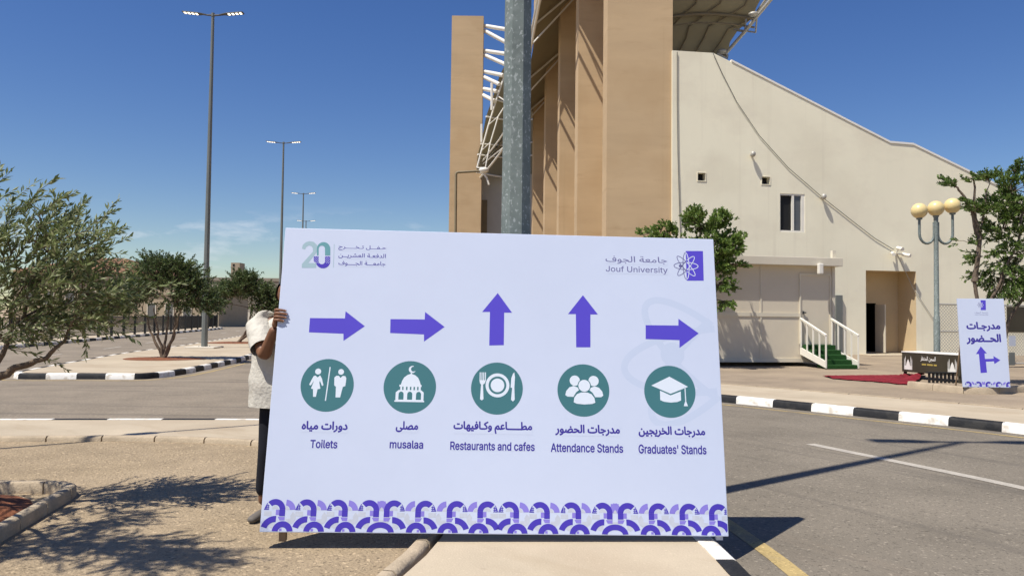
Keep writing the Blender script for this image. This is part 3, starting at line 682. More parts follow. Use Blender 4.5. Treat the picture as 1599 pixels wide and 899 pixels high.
# audience
d, f, k = icon((911, 609), 40.5, 0, 0, (1170, 312), 212); a = Art(3, SM)
mir = lambda P: [(2354 - x, y) for x, y in P]
sb = [(1022, 352), (1030, 320), (1055, 290), (1090, 278), (1128, 292), (1137, 308), (1110, 330), (1088, 366), (1040, 365)]
a.disc(f([(1100, 235)])[0], 42 * k, 28).disc(f([(1254, 235)])[0], 42 * k, 28).P(f(sb)).P(f(mir(sb)))
ct = [(1090, 410), (1095, 372), (1118, 343), (1150, 330), (1177, 328), (1204, 330), (1236, 343), (1259, 372), (1266, 410), (1240, 421), (1177, 426), (1115, 421)]
b_ = a; b_.m = 1; b_.y = -.0215 - EPS * 4; b_.disc(f([(1177, 275)])[0], 55 * k, 32); b_.P(f([(1177 + (x - 1177) * 1.07, 378 + (y - 378) * 1.09) for x, y in ct if y < 415]))
b_.m = 0; b_.y = -.0215 - EPS * 5.5; b_.disc(f([(1177, 275)])[0], 48 * k, 32).P(f(ct)); b_.build('pictogram', [M['print_white'], M['teal']], d)
# graduation cap
d, f, k = icon((1046, 611), 40, 0, 0, (460, 327), 212); a = Art(3, SM)
a.P(f([(460, 205), (612, 285), (465, 345), (308, 280)])).P(f([(378, 320), (465, 358), (550, 324), (550, 397), (520, 410), (465, 416), (408, 410), (378, 397)])).P(f([(582, 290), (590, 290), (592, 408), (584, 408)])).P(f([(582, 408), (593, 408), (605, 443), (570, 443)])); pict(d, a)
# captions
for t, r_, ar in [('دورات مياه', (471, 657, 543, 674.5), 1), ('مصلى', (618, 657, 653, 674.5), 1), ('مطـــــاعم وكـافيهات', (708, 657.5, 831, 677), 1), ('مدرجات الحضور', (867, 662.5, 968, 680), 1), ('مدرجات الخريجين', (997, 665, 1101, 682.5), 1),
                  ('Toilets', (484.5, 686, 527, 699.5), 0), ('musalaa', (608.5, 687, 661, 700), 0), ('Restaurants and cafes', (703, 689, 835, 703), 0), ('Attendance Stands', (860, 692, 973, 706), 0), ("Graduates' Stands", (997, 694, 1103, 708.5), 0)]:
    Art(2, SM).text(t, Sr(*r_), .042 if ar else .022, ar).build('caption', [M['ink'], M['panel']], BS)
# logo right
lg = crop((920, 370), 7.995)
Art(2, SM).text('جامعة الجوف', Sr(945.5, 400, 1041.5, 412.5), .006, True).build('logo_text', [M['ink_grey'], M['panel']], BS)
Art(2, SM).text('Jouf University', Sr(946, 416, 1042.5, 427.5), .006).build('logo_text', [M['ink_grey'], M['panel']], BS)
sq = Art(2, SM).P(lg([(1205, 175), (1420, 175), (1430, 545), (1218, 545)])).build('logo_square', M['purple'], BS)
lc = lg([(1209, 362)])[0]; k = (lg([(1309, 362)])[0] - lc).length / 100; sqx = lc.x + .002
for keep, m_, lay in ((lambda p: p[0] <= sqx, 'ink_grey', 3), (lambda p: p[0] > sqx, 'print_white', 4)):
    at = Art(lay, SM)
    for a_, b_, rot in ((150 * k, 46 * k, 0), (170 * k, 38 * k, math.pi / 2), (160 * k, 40 * k, .86), (160 * k, 40 * k, -.86)): at.ellipse(lc, a_, b_, rot, 8 * k, 64, keep)
    if lay == 3: at.disc(lg([(1140, 362)])[0], 21 * k, 18)
    at.build('logo_atom', M[m_], BS)
# logo left: 20 and three lines
l2 = crop((440, 360), 7.995)
two = Art(2, SM); two.P(l2([(250, 465), (250, 418), (390, 262), (388, 222), (372, 196), (340, 186), (305, 205), (292, 236), (252, 226), (262, 180), (300, 145), (345, 133), (400, 142), (440, 180), (448, 235), (430, 280), (330, 405), (430, 405), (430, 465)])); two.build('logo_numeral', M['teal_pale'], BS)
zo = [(522 + 84 * math.cos(R(t)) , 228 - 84 * math.sin(R(t))) for t in range(0, 181, 12)]; zi = [(500 + 40 * math.cos(R(t)), 228 - 40 * math.sin(R(t))) for t in range(180, -1, -12)]
zz = Art(3, SM); zz.P(l2(zo + [(438, 310), (460, 310)] + zi + [(540, 310), (606, 310)])); zz.build('logo_numeral', M['teal_mid'], BS)
zo = [(515 + 90 * math.cos(R(t)), 385 - 86 * math.sin(R(t))) for t in range(180, 361, 12)]; zi = [(500 + 40 * math.cos(R(t)), 380 - 40 * math.sin(R(t))) for t in range(360, 179, -12)]
zz = Art(3, SM); zz.P(l2([(400, 322), (400, 385)] + zo[1:] + [(605, 322), (540, 322)] + zi + [(460, 322)])); zz.m = 1; zz.y -= EPS
for i in range(5):
    for j in range(6):
        x, y = (408 + i * 11, 330 + j * 14) if (i + j) % 2 else (548 + i * 11, 330 + j * 14)
        zz.P(l2([(x, y), (x + 7, y), (x + 7, y + 7), (x, y + 7)]))
zz.build('logo_numeral', [M['purple_deep'], M['print_white']], BS)
Art(2, SM).stroke(l2([(655, 170), (645, 462)]), .0035).build('logo_divider', M['teal_pale'], BS)
for t, r_ in (('حـفـــل تـخـــــرج', (528.5, 383, 603, 391.5)), ('الدفعـة العشريــن', (528.5, 395.5, 602.5, 404)), ('جامعـــة الجــــوف', (528.5, 407.5, 602, 416))):
    Art(2, SM).text(t, Sr(*r_), .012, True).build('logo_text', [M['ink'], M['panel']], BS)
# border of interlocking arches
def border(HM, W_, p, y0, n, holder, mirrors, lay=1):
    bd = Art(lay, HM); mi = {'pale': 0, 'light': 1, 'purple': 2, 'back': 3}; base = {'pale': 1.0, 'light': 2.2, 'purple': 3.4}; cnt = {'pale': 0, 'light': 0, 'purple': 0}
    bd.m = 3; bd.rect(.006, max(.006, y0), W_ - .006, y0 + .96 * p)
    def put(key, P_):
        bd.m = mi[key]; cnt[key] += 1; bd.y = -.0215 - EPS * (lay + base[key] + .1 * (cnt[key] % 10))
        P_ = [(min(max(x, .006), W_ - .006), max(y, .006)) for x, y in P_]
        if max(x for x, _ in P_) - min(x for x, _ in P_) > .004 and max(y for _, y in P_) - min(y for _, y in P_) > .004: bd.P(P_)
    for cx, s in n:
        def arc(key, x, y, r0, r1, a0, a1):
            n_ = 14; A_ = [R(a0 + (a1 - a0) * i / n_) for i in range(n_ + 1)]
            put(key, [(cx + s * (x + r1 * math.cos(t)) * p, y0 + (y + r1 * math.sin(t)) * p) for t in A_] + [(cx + s * (x + r0 * math.cos(t)) * p, y0 + (y + r0 * math.sin(t)) * p) for t in reversed(A_)])
        def rect(key, x0, ya, x1, yb): put(key, [(cx + s * x0 * p, y0 + ya * p), (cx + s * x1 * p, y0 + ya * p), (cx + s * x1 * p, y0 + yb * p), (cx + s * x0 * p, y0 + yb * p)])
        near = [m_ for m_ in mirrors if abs(m_ - cx) < .6 * p]
        arc('pale', .46, .42, .04, .20, -90, 60); rect('pale', .35, .14, .47, .38); rect('pale', -.34, .46, -.10, .60); arc('pale', .04, .02, .12, .25, 95, 150)
        arc('pale', 0, .66, .02, .11, 0, 180); arc('pale', .32, .645, .02, .12, 0, 90)
        arc('purple', 0, .66, .14, .318, 0, 136)
        put('purple', [(cx + s * x * p, y0 + y * p) for x, y in ((-.345, .645), (-.315, .645), (-.235, .85), (-.25, .86), (-.31, .75))])
        for x in (-.275, -.225): put('purple', [(cx + s * (x + q) * p, y0 + y * p) for q, y in ((-.012, .645), (.012, .645), (.012, .82), (-.012, .80))])
        for y in (.645, .70, .76): rect('purple', -.32 + (y - .645) * .3, y, -.185, y + .022)
        rect('purple', .14, .46, .318, .657); rect('light', .03, .49, .137, .65); put('light', [(cx + s * x * p, y0 + y * p) for x, y in ((.10, .44), (.318, .44), (.318, .33), (.16, .33))])
        arc('purple', .035, .01, .27, .455, 88, 163)
        if not near:
            arc('purple', .27, -.015, .14, .325, 4, 176); rect('light', .17, .012, .25, .085)
        arc('light', .32, .645, .14, .318, 2, 86)
    for m_ in mirrors:
        A_ = [R(4 + 172 * i / 18) for i in range(19)]
        put('purple', [(m_ + .43 * p * math.cos(t), y0 + (-.015 + .325 * math.sin(t)) * p) for t in A_] + [(m_ + .25 * p * math.cos(t), y0 + (-.015 + .15 * math.sin(t)) * p) for t in reversed(A_)])
    for cx in mirrors: put('light', [(cx - .13 * p, y0 + .80 * p), (cx + .13 * p, y0 + .80 * p), (cx + .13 * p, y0 + .94 * p), (cx - .13 * p, y0 + .94 * p)])
    bd.build('border_pattern', [M['print_grey'], M['purple_light'], M['purple_deep'], M['panel']], holder)
seq = [(x, 1) for x in (429, 478, 527, 576)] + [(x, -1) for x in (615, 664, 713, 761)] + [(x, 1) for x in (795, 843, 892, 941)] + [(x, -1) for x in (980, 1028, 1076, 1122)]
border(SM, SW, .208, .006, [(S(x, 802).x, s) for x, s in seq], BS, [S(595, 800).x, S(960, 800).x])

# ---------------------------------------------------------------- grandstand
YAW = R(8); WE = Vector((math.cos(YAW), math.sin(YAW), 0)); WN = Vector((math.sin(YAW), -math.cos(YAW), 0))
W0 = D(1048, 330, 31.9); W0.z = 0
def Wp(px, py):
    d = ray(px, py); t = (W0 - CP).dot(WN) / d.dot(WN); p = CP + d * t; return ((p - W0).dot(WE), p.z)
def wl(s, z, dep=0.0): return W0 + WE * s + Vector((0, 0, z)) - WN * dep
def wpx(px, py, dep=0.0): return wl(*Wp(px, py), dep)
GS = thing('grandstand', 'large cream and tan stadium stand with tall rear fins and a fabric canopy', 'building', W0)
out = [(Wp(1050, 400)[0], -.1), Wp(1050, 79), Wp(1114, 83), Wp(1142, 97), Wp(1390, 224), Wp(1426, 227), Wp(1599, 311), Wp(1760, 392)]
out += [(out[-1][0], -.1)]
def hole(x0, y0, x1, y1):
    a = Wp(x0, y0); b = Wp(x1, y1); return [(a[0], b[1]), (b[0], b[1]), (b[0], a[1]), (a[0], a[1])]
H = {'v1': hole(1089.5, 270, 1101.5, 282.5), 'v2': hole(1189.5, 276, 1202, 288), 'win': hole(1218, 302, 1257, 363), 'rec': hole(1352, 422, 1431, 553)}
H['rec'][0] = (H['rec'][0][0], .03); H['rec'][1] = (H['rec'][1][0], .03)
mb = MB(); mb.poly([wl(*p) for p in out], [[wl(*p) for p in h] for h in H.values()])
for kx, dep in (('v1', .3), ('v2', .3), ('win', .12)):
    h = H[kx]
    for i in range(4): mb.add([wl(*h[i]), wl(*h[(i + 1) % 4]), wl(*h[(i + 1) % 4], dep), wl(*h[i], dep)], [(0, 1, 2, 3)])
n = len(out)
for i in range(n - 1): mb.add([wl(*out[i]), wl(*out[i + 1]), wl(*out[i + 1], 14 if i > 1 else 3), wl(*out[i], 14 if i > 1 else 3)], [(3, 2, 1, 0)])
mb.build('end_wall', M['wall'], GS)
cp = MB()
for i in range(3, 7):
    a, b = out[i], out[i + 1]; d = (Vector(b) - Vector(a)).normalized()
    cp.hexa([wl(a[0], a[1] + .012, -.03), wl(b[0], b[1] + .012, -.03), wl(b[0], b[1] + .012, .4), wl(a[0], a[1] + .012, .4)], [wl(a[0], a[1] + .10, -.03), wl(b[0], b[1] + .10, -.03), wl(b[0], b[1] + .10, .4), wl(a[0], a[1] + .10, .4)])
cp.build('coping', M['coping'], GS)
# recessed entrance
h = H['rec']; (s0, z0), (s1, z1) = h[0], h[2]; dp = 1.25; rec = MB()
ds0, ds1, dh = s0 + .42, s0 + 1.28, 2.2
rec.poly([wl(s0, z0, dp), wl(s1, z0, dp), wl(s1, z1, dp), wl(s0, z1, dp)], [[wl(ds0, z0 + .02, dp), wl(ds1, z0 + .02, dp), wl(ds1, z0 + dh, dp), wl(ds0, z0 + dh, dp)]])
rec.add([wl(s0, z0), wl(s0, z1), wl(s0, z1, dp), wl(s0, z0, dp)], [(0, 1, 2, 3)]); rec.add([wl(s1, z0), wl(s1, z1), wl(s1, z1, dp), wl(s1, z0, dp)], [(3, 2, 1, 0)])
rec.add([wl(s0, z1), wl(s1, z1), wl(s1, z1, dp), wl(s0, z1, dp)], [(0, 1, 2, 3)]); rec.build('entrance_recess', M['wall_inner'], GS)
rf = MB(); rf.hexa([wl(s0 - .5, -.02, -1.1), wl(s1 + .4, -.02, -.6), wl(s1 - .002, -.02, dp + 2.5), wl(s0 + .002, -.02, dp + 2.5)], [wl(s0 - .5, .012, -1.1), wl(s1 + .4, .012, -.6), wl(s1 - .002, .03, dp + 2.5), wl(s0 + .002, .03, dp + 2.5)]); rf.build('threshold', M['concrete'], GS)
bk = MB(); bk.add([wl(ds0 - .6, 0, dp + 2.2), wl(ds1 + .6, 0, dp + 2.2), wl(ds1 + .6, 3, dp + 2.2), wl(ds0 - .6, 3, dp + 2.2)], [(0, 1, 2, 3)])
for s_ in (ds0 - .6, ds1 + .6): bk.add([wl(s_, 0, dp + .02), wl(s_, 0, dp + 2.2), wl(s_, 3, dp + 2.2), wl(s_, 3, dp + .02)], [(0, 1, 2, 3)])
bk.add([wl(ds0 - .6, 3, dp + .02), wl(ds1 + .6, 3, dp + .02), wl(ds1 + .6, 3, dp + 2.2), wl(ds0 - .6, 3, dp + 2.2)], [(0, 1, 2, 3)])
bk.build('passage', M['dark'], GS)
dr = MB(); u = (WE * .10 + WN * .95).normalized()
p0 = wl(ds1, .05, dp - .01); th = WE.cross(Vector((0, 0, 1))) * 0
a = p0; b = p0 + u * .62; q = Vector((u.y, -u.x, 0)) * .05
door = dr.hexa([a, b, b + q, a + q], [v + Vector((0, 0, dh - .08)) for v in (a, b, b + q, a + q)]).build('door', M['cabin_trim'], GS, bevel=.004)
hb = MB(); c = a.lerp(b, .85) - Vector((u.y, -u.x, 0)) * .03 + Vector((0, 0, 1.02)); hb.box(c, (.05, .05, .16)); hb.build('handle', M['lamp_head'], door)
# window: left half open, right half grey glass
h = H['win']; (s0, z0), (s1, z1) = h[0], h[2]; sm = (s0 + s1) / 2 + .03
wf = MB(); t = .07
for (a0, b0, a1, b1) in ((s0, z0, s1, z0 + t), (s0, z1 - t, s1, z1), (s0, z0 + t, s0 + .03, z1 - t), (s1 - .16, z0 + t, s1, z1 - t), (sm - .05, z0 + t, sm + .05, z1 - t)):
    wf.hexa([wl(a0, b0, .02), wl(a1, b0, .02), wl(a1, b0, .10), wl(a0, b0, .10)], [wl(a0, b1, .02), wl(a1, b1, .02), wl(a1, b1, .10), wl(a0, b1, .10)])
win = wf.build('window', M['white_rail'], GS)
MB().add([wl(sm + .05, z0 + t, .075), wl(s1 - .16, z0 + t, .075), wl(s1 - .16, z1 - t, .075), wl(sm + .05, z1 - t, .075)], [(0, 1, 2, 3)]).build('pane', M['glass'], win)
MB().add([wl(s0, z0, .119), wl(s1, z0, .119), wl(s1, z1, .119), wl(s0, z1, .119)], [(0, 1, 2, 3)]).build('opening', M['dark'], win)
for kx in ('v1', 'v2'):
    (s0, z0), (s1, z1) = H[kx][0], H[kx][2]; v = MB()
    v.add([wl(s0, z0, .29), wl(s1, z0, .29), wl(s1, z1, .29), wl(s0, z1, .29)], [(0, 1, 2, 3)])
    vo = v.build('vent', M['dark'], GS)
    e = MB()
    for (a0, b0, a1, b1) in ((s0 - .03, z0 - .03, s1 + .03, z0), (s0 - .03, z1, s1 + .03, z1 + .03), (s0 - .03, z0, s0, z1), (s1, z0, s1 + .03, z1)):
        e.hexa([wl(a0, b0, -.02), wl(a1, b0, -.02), wl(a1, b0, .03), wl(a0, b0, .03)], [wl(a0, b1, -.02), wl(a1, b1, -.02), wl(a1, b1, .03), wl(a0, b1, .03)])
    e.build('vent_frame', M['wall'], vo)
# cables, bulkhead lights, cameras on the wall
def cablepx(pts, dep=-.04, r=.018): return MB().tube([wpx(x, y, dep) for x, y in pts], r, 6)
cablepx([(1057, 82), (1057, 160), (1058, 240), (1061, 340), (1064, 420)], r=.016).build('cable', M['cable'], GS, smooth=60)
cablepx([(1113, 84), (1127, 115), (1150, 160), (1185, 212), (1230, 262), (1283, 308), (1330, 345), (1365, 372), (1395, 390)], r=.013).build('cable', M['cable'], GS, smooth=60)
cablepx([(1398, 392), (1425, 450), (1445, 480), (1458, 500)], r=.012).build('cable', M['mesh_wire'], GS, smooth=60)
for px, py in ((1173, 242), (1283, 308)):
    c = wpx(px, py, -.12); l = MB().tube([c + WN * -.12, c + WN * .02], .05, 8); l.sphere(c + WN * .06, (.11, .11, .13), 12, 8); l.build('bulkhead_light', M['mesh_wire'], GS, smooth=60)
for px, py, dx in ((1388, 397, -.22), (1399, 389, 0), (1409, 399, .22)):
    c = wpx(px, py, -.3); u = (WN + WE * dx * 2 + Vector((0, 0, -.25))).normalized()
    k = MB(); k.tube([c - u * .2, c + u * .16], [.075, .08], 10); k.tube([c - u * .1, wpx(1399, 396, .0)], .03, 6); k.build('security_camera', M['white_rail'], GS, smooth=50)
s0, z0 = Wp(1303, 556); s1, z1 = Wp(1313, 461)
MB().hexa([wl(s0, 0, -.14), wl(s1, 0, -.14), wl(s1, 0, .0), wl(s0, 0, .0)], [wl(s0, z1, -.14), wl(s1, z1, -.14), wl(s1, z1, .0), wl(s0, z1, .0)]).build('service_duct', M['lamp_grey'], GS)
# tall rear fins
FH = 24.0
def fin(x0, x1, y, t, h=FH, m='fin'):
    f_ = MB(); f_.hexa([(x0, y, -.1), (x1, y, -.1), (x1 , y + t, -.1), (x0 - .06, y + t, -.1)], [(x0, y, h), (x1, y, h), (x1, y + t, h), (x0 - .06, y + t, h)]); return f_.build('fin', M[m], GS)
yF = [32.0, 37.6, 43.2, 48.6, 53.4]
xs = [946.5, 901, 872.5, 850.5, 832]
for i, (y, px) in enumerate(zip(yF, xs)):
    a = D(px, 340, y).x; fin(a, D(1049, 340, y).x if i == 0 else a + 2.72, y, 1.0)
e1 = D(1051, 340, 31.2).x
a = D(701, 340, 57).x; fin(a, a + 2.38, 57, 1.0, D(728, 25, 57).z)
# wall behind the fins
rw = MB(); pts = [(D(px, 340, y).x + 1.7, y + .9) for px, y in zip(xs, yF)]
for (xa, ya), (xb, yb) in zip(pts, pts[1:]):
    rw.hexa([(xa, ya, -.1), (xb, yb, -.1), (xb + .4, yb, -.1), (xa + .4, ya, -.1)], [(xa, ya, FH - 2), (xb, yb, FH - 2), (xb + .4, yb, FH - 2), (xa + .4, ya, FH - 2)])
rw.build('rear_wall', M['fin'], GS)
# lower grey block with a door opening, between the far fin and the lamp post
gw = MB(); A_ = D(747, 275, 58.5); Bx = D(845, 275, 58.5); zt = D(765, 271, 58.5).z
gw.hexa([(A_.x, 58.5, -.1), (Bx.x, 58.5, -.1), (Bx.x, 66, -.1), (A_.x, 66, -.1)], [(A_.x, 58.5, zt), (Bx.x, 58.5, zt), (Bx.x, 66, zt), (A_.x, 66, zt)]); gw.build('stair_block', M['grey_wall'], GS)
dx0 = D(747, 310, 58.4).x; dx1 = D(761, 310, 58.4).x; zt = D(753, 312, 58.4).z
MB().box(((dx0 + dx1) / 2, 58.47, zt / 2), (dx1 - dx0, .06, zt)).build('door', M['rib'], GS)
# fabric canopy: outer wing along the fins, drooping with distance
ed = [Vector(p) for p in ((1.9, 33.6, 20.4), (1.6, 36.7, 19.4), (1.07, 42.1, 17.6), (.54, 47.4, 15.9), (-.5, 52.5, 14.2))]
ed.append(D(747, 262, 58)); 
def catm(P, k=5):
    o = []
    for i in range(len(P) - 1):
        a, b, c, d = P[max(i - 1, 0)], P[i], P[i + 1], P[min(i + 2, len(P) - 1)]
        for j in range(k):
            t = j / k; o.append(.5 * ((2 * b) + (c - a) * t + (2 * a - 5 * b + 4 * c - d) * t * t + (3 * b - a - 3 * c + d) * t ** 3))
    o.append(P[-1]); return o
E_ = catm(ed); cn = MB(); rows = []
for i, p in enumerate(E_):
    q = i / (len(E_) - 1); sc = .18 * math.sin(math.pi * ((i % 5) / 5))
    row = []
    for j in range(7):
        t = j / 6; row.append(p + Vector((sc + 5.2 * t, 1.0 * t, 5.2 * t ** .8 - .35 * math.sin(math.pi * t))))
    rows.append(row)
nr, ncol = len(rows), 7; vs = [v for r in rows for v in r]
fs = [(i * ncol + j, i * ncol + j + 1, (i + 1) * ncol + j + 1, (i + 1) * ncol + j) for i in range(nr - 1) for j in range(ncol - 1)]
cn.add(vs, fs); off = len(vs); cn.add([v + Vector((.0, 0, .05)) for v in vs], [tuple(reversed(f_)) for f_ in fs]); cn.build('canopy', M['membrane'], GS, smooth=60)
tr = MB()
low = [p + Vector((-.15, -.1, -1.15)) for p in E_]
tr.tube(low, .075, 8); tr.tube([p + Vector((-.1, 0, .0)) for p in E_], .06, 8)
for i in range(0, len(E_), 5):
    tr.tube([E_[i], low[i]], .045, 6)
    if i + 5 < len(E_): tr.tube([low[i], E_[i + 5]], .04, 6)
    tr.tube([E_[i], rows[i][3] + Vector((0, 0, -.2))], .06, 6)
    tr.tube([low[i], rows[i][3] + Vector((0, 0, -.5))], .05, 6)
tr.build('canopy_truss', M['white_steel'], GS, smooth=50)
# struts between the far fin and the canopy edge
stt = MB()
for (xa, ya, xb, yb) in ((752, 40, 800, 48), (752, 46, 800, 72), (751, 79, 800, 86), (751, 84, 796, 104), (750, 111, 786, 118), (750, 118, 780, 132), (749, 138, 776, 143), (749, 146, 772, 158)):
    stt.tube([D(xa, ya, 57.5), D(xb, yb, 56.0)], .15, 8)
E2 = [D(x, y, 56.2) for x, y in ((800, 70), (790, 112), (777, 150), (763, 195), (752, 235), (745, 262))]
stt.tube(E2, .065, 8)
E3 = [D(x, y, 55.5) for x, y in ((806, 130), (792, 160), (778, 182), (766, 222), (758, 262))]
stt.tube(E3, .05, 8)
for a, b in zip(E2[1:], E3): stt.tube([a, b], .045, 6)
stt.tube([D(752, 222, 55.8), D(752, 194, 55.8)], .08, 6); stt.tube([D(768, 172, 55.6), D(768, 130, 55.6)], .1, 6)
stt.build('canopy_strut', M['white_steel'], GS, smooth=50)
# folds of the far canopy bay, seen under the edge
fb = MB(); rowsb = []
for i in range(7):
    t = i / 6; p = D([792, 780, 769, 759, 751, 746, 744][i], [92, 124, 152, 187, 222, 246, 266][i], 56.6); q = D(850 - 10 * t, 105 + 168 * t, 60.5); rowsb.append([p.lerp(q, j / 5) + Vector((0, 0, -.25 * math.sin(math.pi * j / 5) + (.25 if i % 2 else -.1))) for j in range(6)])
vs = [v for r in rowsb for v in r]; fs = [(i * 6 + j, i * 6 + j + 1, i * 6 + 7 + j, i * 6 + 6 + j) for i in range(6) for j in range(5)]
fb.add(vs, fs); fb.build('canopy', M['membrane'], GS)
fr = MB()
for r in rowsb: fr.tube([v + Vector((0, -.12, -.05)) for v in r], .07, 6)
fr.build('canopy_rib', M['white_steel'], GS, smooth=50)
# canopy over the seats, upper right: curved fabric with ribs
def cpt(u, v):   # u across (0 left .. 1 right), v up
    xl = 1030; xr = [1136, 1140, 1152, 1176, 1181, 1195, 1212, 1235, 1262][int(round(v * 8))]
    yb = [86, 66, 48, 28, 12, -14, -44, -80, -120][int(round(v * 8))]
    y_ = 37.6 - 3.2 * v; sag = -7 * math.sin(math.pi * u) if v > .05 else 0
    return D(xl + (xr - xl) * u, yb + sag + (3 if u == 0 else 0), y_)
NV, NU = 9, 9; rowsc = [[cpt(j / (NU - 1), i / (NV - 1)) for j in range(NU)] for i in range(NV)]
cc = MB(); vs = [v for r in rowsc for v in r]; fs = [(i * NU + j, i * NU + j + 1, (i + 1) * NU + j + 1, (i + 1) * NU + j) for i in range(NV - 1) for j in range(NU - 1)]
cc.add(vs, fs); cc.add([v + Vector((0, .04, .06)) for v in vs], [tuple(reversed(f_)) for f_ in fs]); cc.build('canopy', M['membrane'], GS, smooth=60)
rb = MB()
for i in (0, 3, 6): rb.tube([v + Vector((0, -.1, -.08)) for v in rowsc[i]], .075, 8)
rb.tube([v + Vector((0, -.2, -.55)) for v in rowsc[3]][1:], .045, 6); rb.tube([v + Vector((0, -.25, -.55)) for v in rowsc[6]], .045, 6)
for i in (0, 3):
    for j in range(0, NU - 2, 2):
        a, b = rowsc[i][j] + Vector((0, -.1, -.05)), rowsc[i + 3][j + 2] + Vector((0, -.1, -.05)); m_ = rowsc[i + 1][j + 1]
        rb.tube([a, m_ + Vector((0, -.06, -.04)), rowsc[i + 2][j + 1] + Vector((0, -.06, -.04)), b], .04, 6)
rb.build('canopy_rib', M['rib'], GS, smooth=50)
ts = MB()
P1 = [D(1133, 84, 37), D(1163, 50, 36.2), D(1182, 26, 35.4), D(1207, -4, 34.8), D(1240, -45, 34.2)]
ts.tube(P1, .085, 8); P2 = [D(1176, 28, 36), D(1196, 0, 35.3), D(1225, -40, 34.6)]; ts.tube(P2, .07, 8)
for a, b in ((P1[1], D(1150, 48, 36.6)), (P1[2], P2[0]), (P1[2], D(1180, 51, 35.8)), (D(1180, 51, 35.8), D(1146, 46, 36.6)), (P1[1], D(1165, 30, 36.2)), (P1[3], P2[1]), (D(1134, 80, 37), D(1136, 92, 37)), (D(1136, 92, 37), D(1120, 84, 37))): ts.tube([a, b], .04, 6)
for p in (P1[0], P1[2]): ts.sphere(p + Vector((-.15, 0, .1)), (.25, .2, .12), 12, 8)
ts.build('canopy_strut', M['mesh_wire'], GS, smooth=50)
# pipe post with a floodlight beside the far fin
p0 = D(712, 400, 50); p0.z = -.1; pt = D(712, 269, 50); pe = D(752, 267, 50)
fl = thing('floodlight_post', 'thin brown angled pipe post holding a small floodlight, in front of the far tan fin', 'lamp post', (p0.x, p0.y, -.1))
MB().tube([p0, pt + Vector((0, 0, -.15)), pt + Vector((.04, 0, -.04)), pt + Vector((.15, 0, 0)), pe], .085, 8).build('pipe', M['rib'], fl, smooth=60)
k = MB(); k.sphere(pe + Vector((.15, 0, .05)), (.33, .28, .2), 14, 8); k.tube([pe, pe + Vector((.35, 0, -.45)), pe + Vector((.5, 0, -.9))], .07, 6); k.build('floodlight', M['white_steel'], fl, smooth=60)

# ---------------------------------------------------------------- portable cabin with carpeted steps
CA = G(1128, 571); CB = G(1247, 571); ce = (CB - CA); ce.z = 0; ce.normalize(); cnn = Vector((ce.y, -ce.x, 0))
C0 = CB - ce * 4.6; C0.z = 0
CW = (D(1302, 500, 24.8) - C0).dot(ce)
def cb(s, z, dep=0.0): return C0 + ce * s + Vector((0, 0, z)) - cnn * dep
CBN = thing('portable_cabin', 'cream flat roofed portable cabin against the stadium wall, reached by green carpeted steps', 'cabin', C0)
def cbox(mb, s0, s1, z0, z1, d0, d1): return mb.hexa([cb(s0, z0, d0), cb(s1, z0, d0), cb(s1, z0, d1), cb(s0, z0, d1)], [cb(s0, z1, d0), cb(s1, z1, d0), cb(s1, z1, d1), cb(s0, z1, d1)])
def cs(px, py):  # pixel on the cabin face to (s, z)
    d = ray(px, py); t = (C0 - CP).dot(cnn) / d.dot(cnn); p = CP + d * t; return ((p - C0).dot(ce), p.z)
zb, zr = .12, cs(1240, 415)[1]; zt = cs(1240, 402)[1]
cbox(MB(), 0, CW, zb, zr + .1, 0, 2.6).build('cabin_wall', M['cabin'], CBN, bevel=.01)
cbox(MB(), -.1, CW + .12, zr, zt, -.28, 2.75).build('roof_fascia', M['cabin_trim'], CBN, bevel=.015)
tm = MB(); sv = cs(1188, 470)[0]; sh = cs(1200, 491)[1]; sdl = cs(1250, 470)[0]; sdr = cs(1295, 470)[0]
cbox(tm, sv - .025, sv + .025, zb, zr - .003, -.018, .0); cbox(tm, 0, sdl - .05, sh - .06, sh + .06, -.024, .0); cbox(tm, 0, CW, zb, zb + .12, -.03, .0)
cbox(tm, CW - .1, CW - .0, zb + .12, zr - .003, -.035, -.001); tm.build('panel_trim', M['cabin_trim'], CBN)
dzb = cs(1270, 537)[1]; dzt = cs(1270, 430)[1]
dfr = MB(); cbox(dfr, sdl - .05, sdl, dzb, dzt + .06, -.04, -.001); cbox(dfr, sdr, sdr + .05, dzb, dzt + .06, -.04, -.001); cbox(dfr, sdl, sdr, dzt, dzt + .06, -.04, -.001)
door = cbox(MB(), sdl, sdr, dzb, dzt, -.012, -.001).build('door', M['cabin'], CBN)
dfr.build('door_frame', M['cabin_trim'], door)
hh = MB(); cbox(hh, sdl + .06, sdl + .16, dzb + .98, dzb + 1.02, -.07, -.05); cbox(hh, sdl + .06, sdl + .09, dzb + .95, dzb + 1.05, -.06, -.013); hh.build('handle', M['lamp_head'], door)
lx, lz = cs(1271, 421); ll = MB(); cbox(ll, lx - .08, lx + .08, lz - .16, lz + .18, -.42, -.29); ll.build('wall_light', M['white_rail'], CBN, bevel=.03)
lx, lz = cs(1300, 396); ll = MB(); cbox(ll, lx - .06, lx + .06, zt, zt + .25, -.1, .02); ll.build('roof_fitting', M['cabin_trim'], CBN)
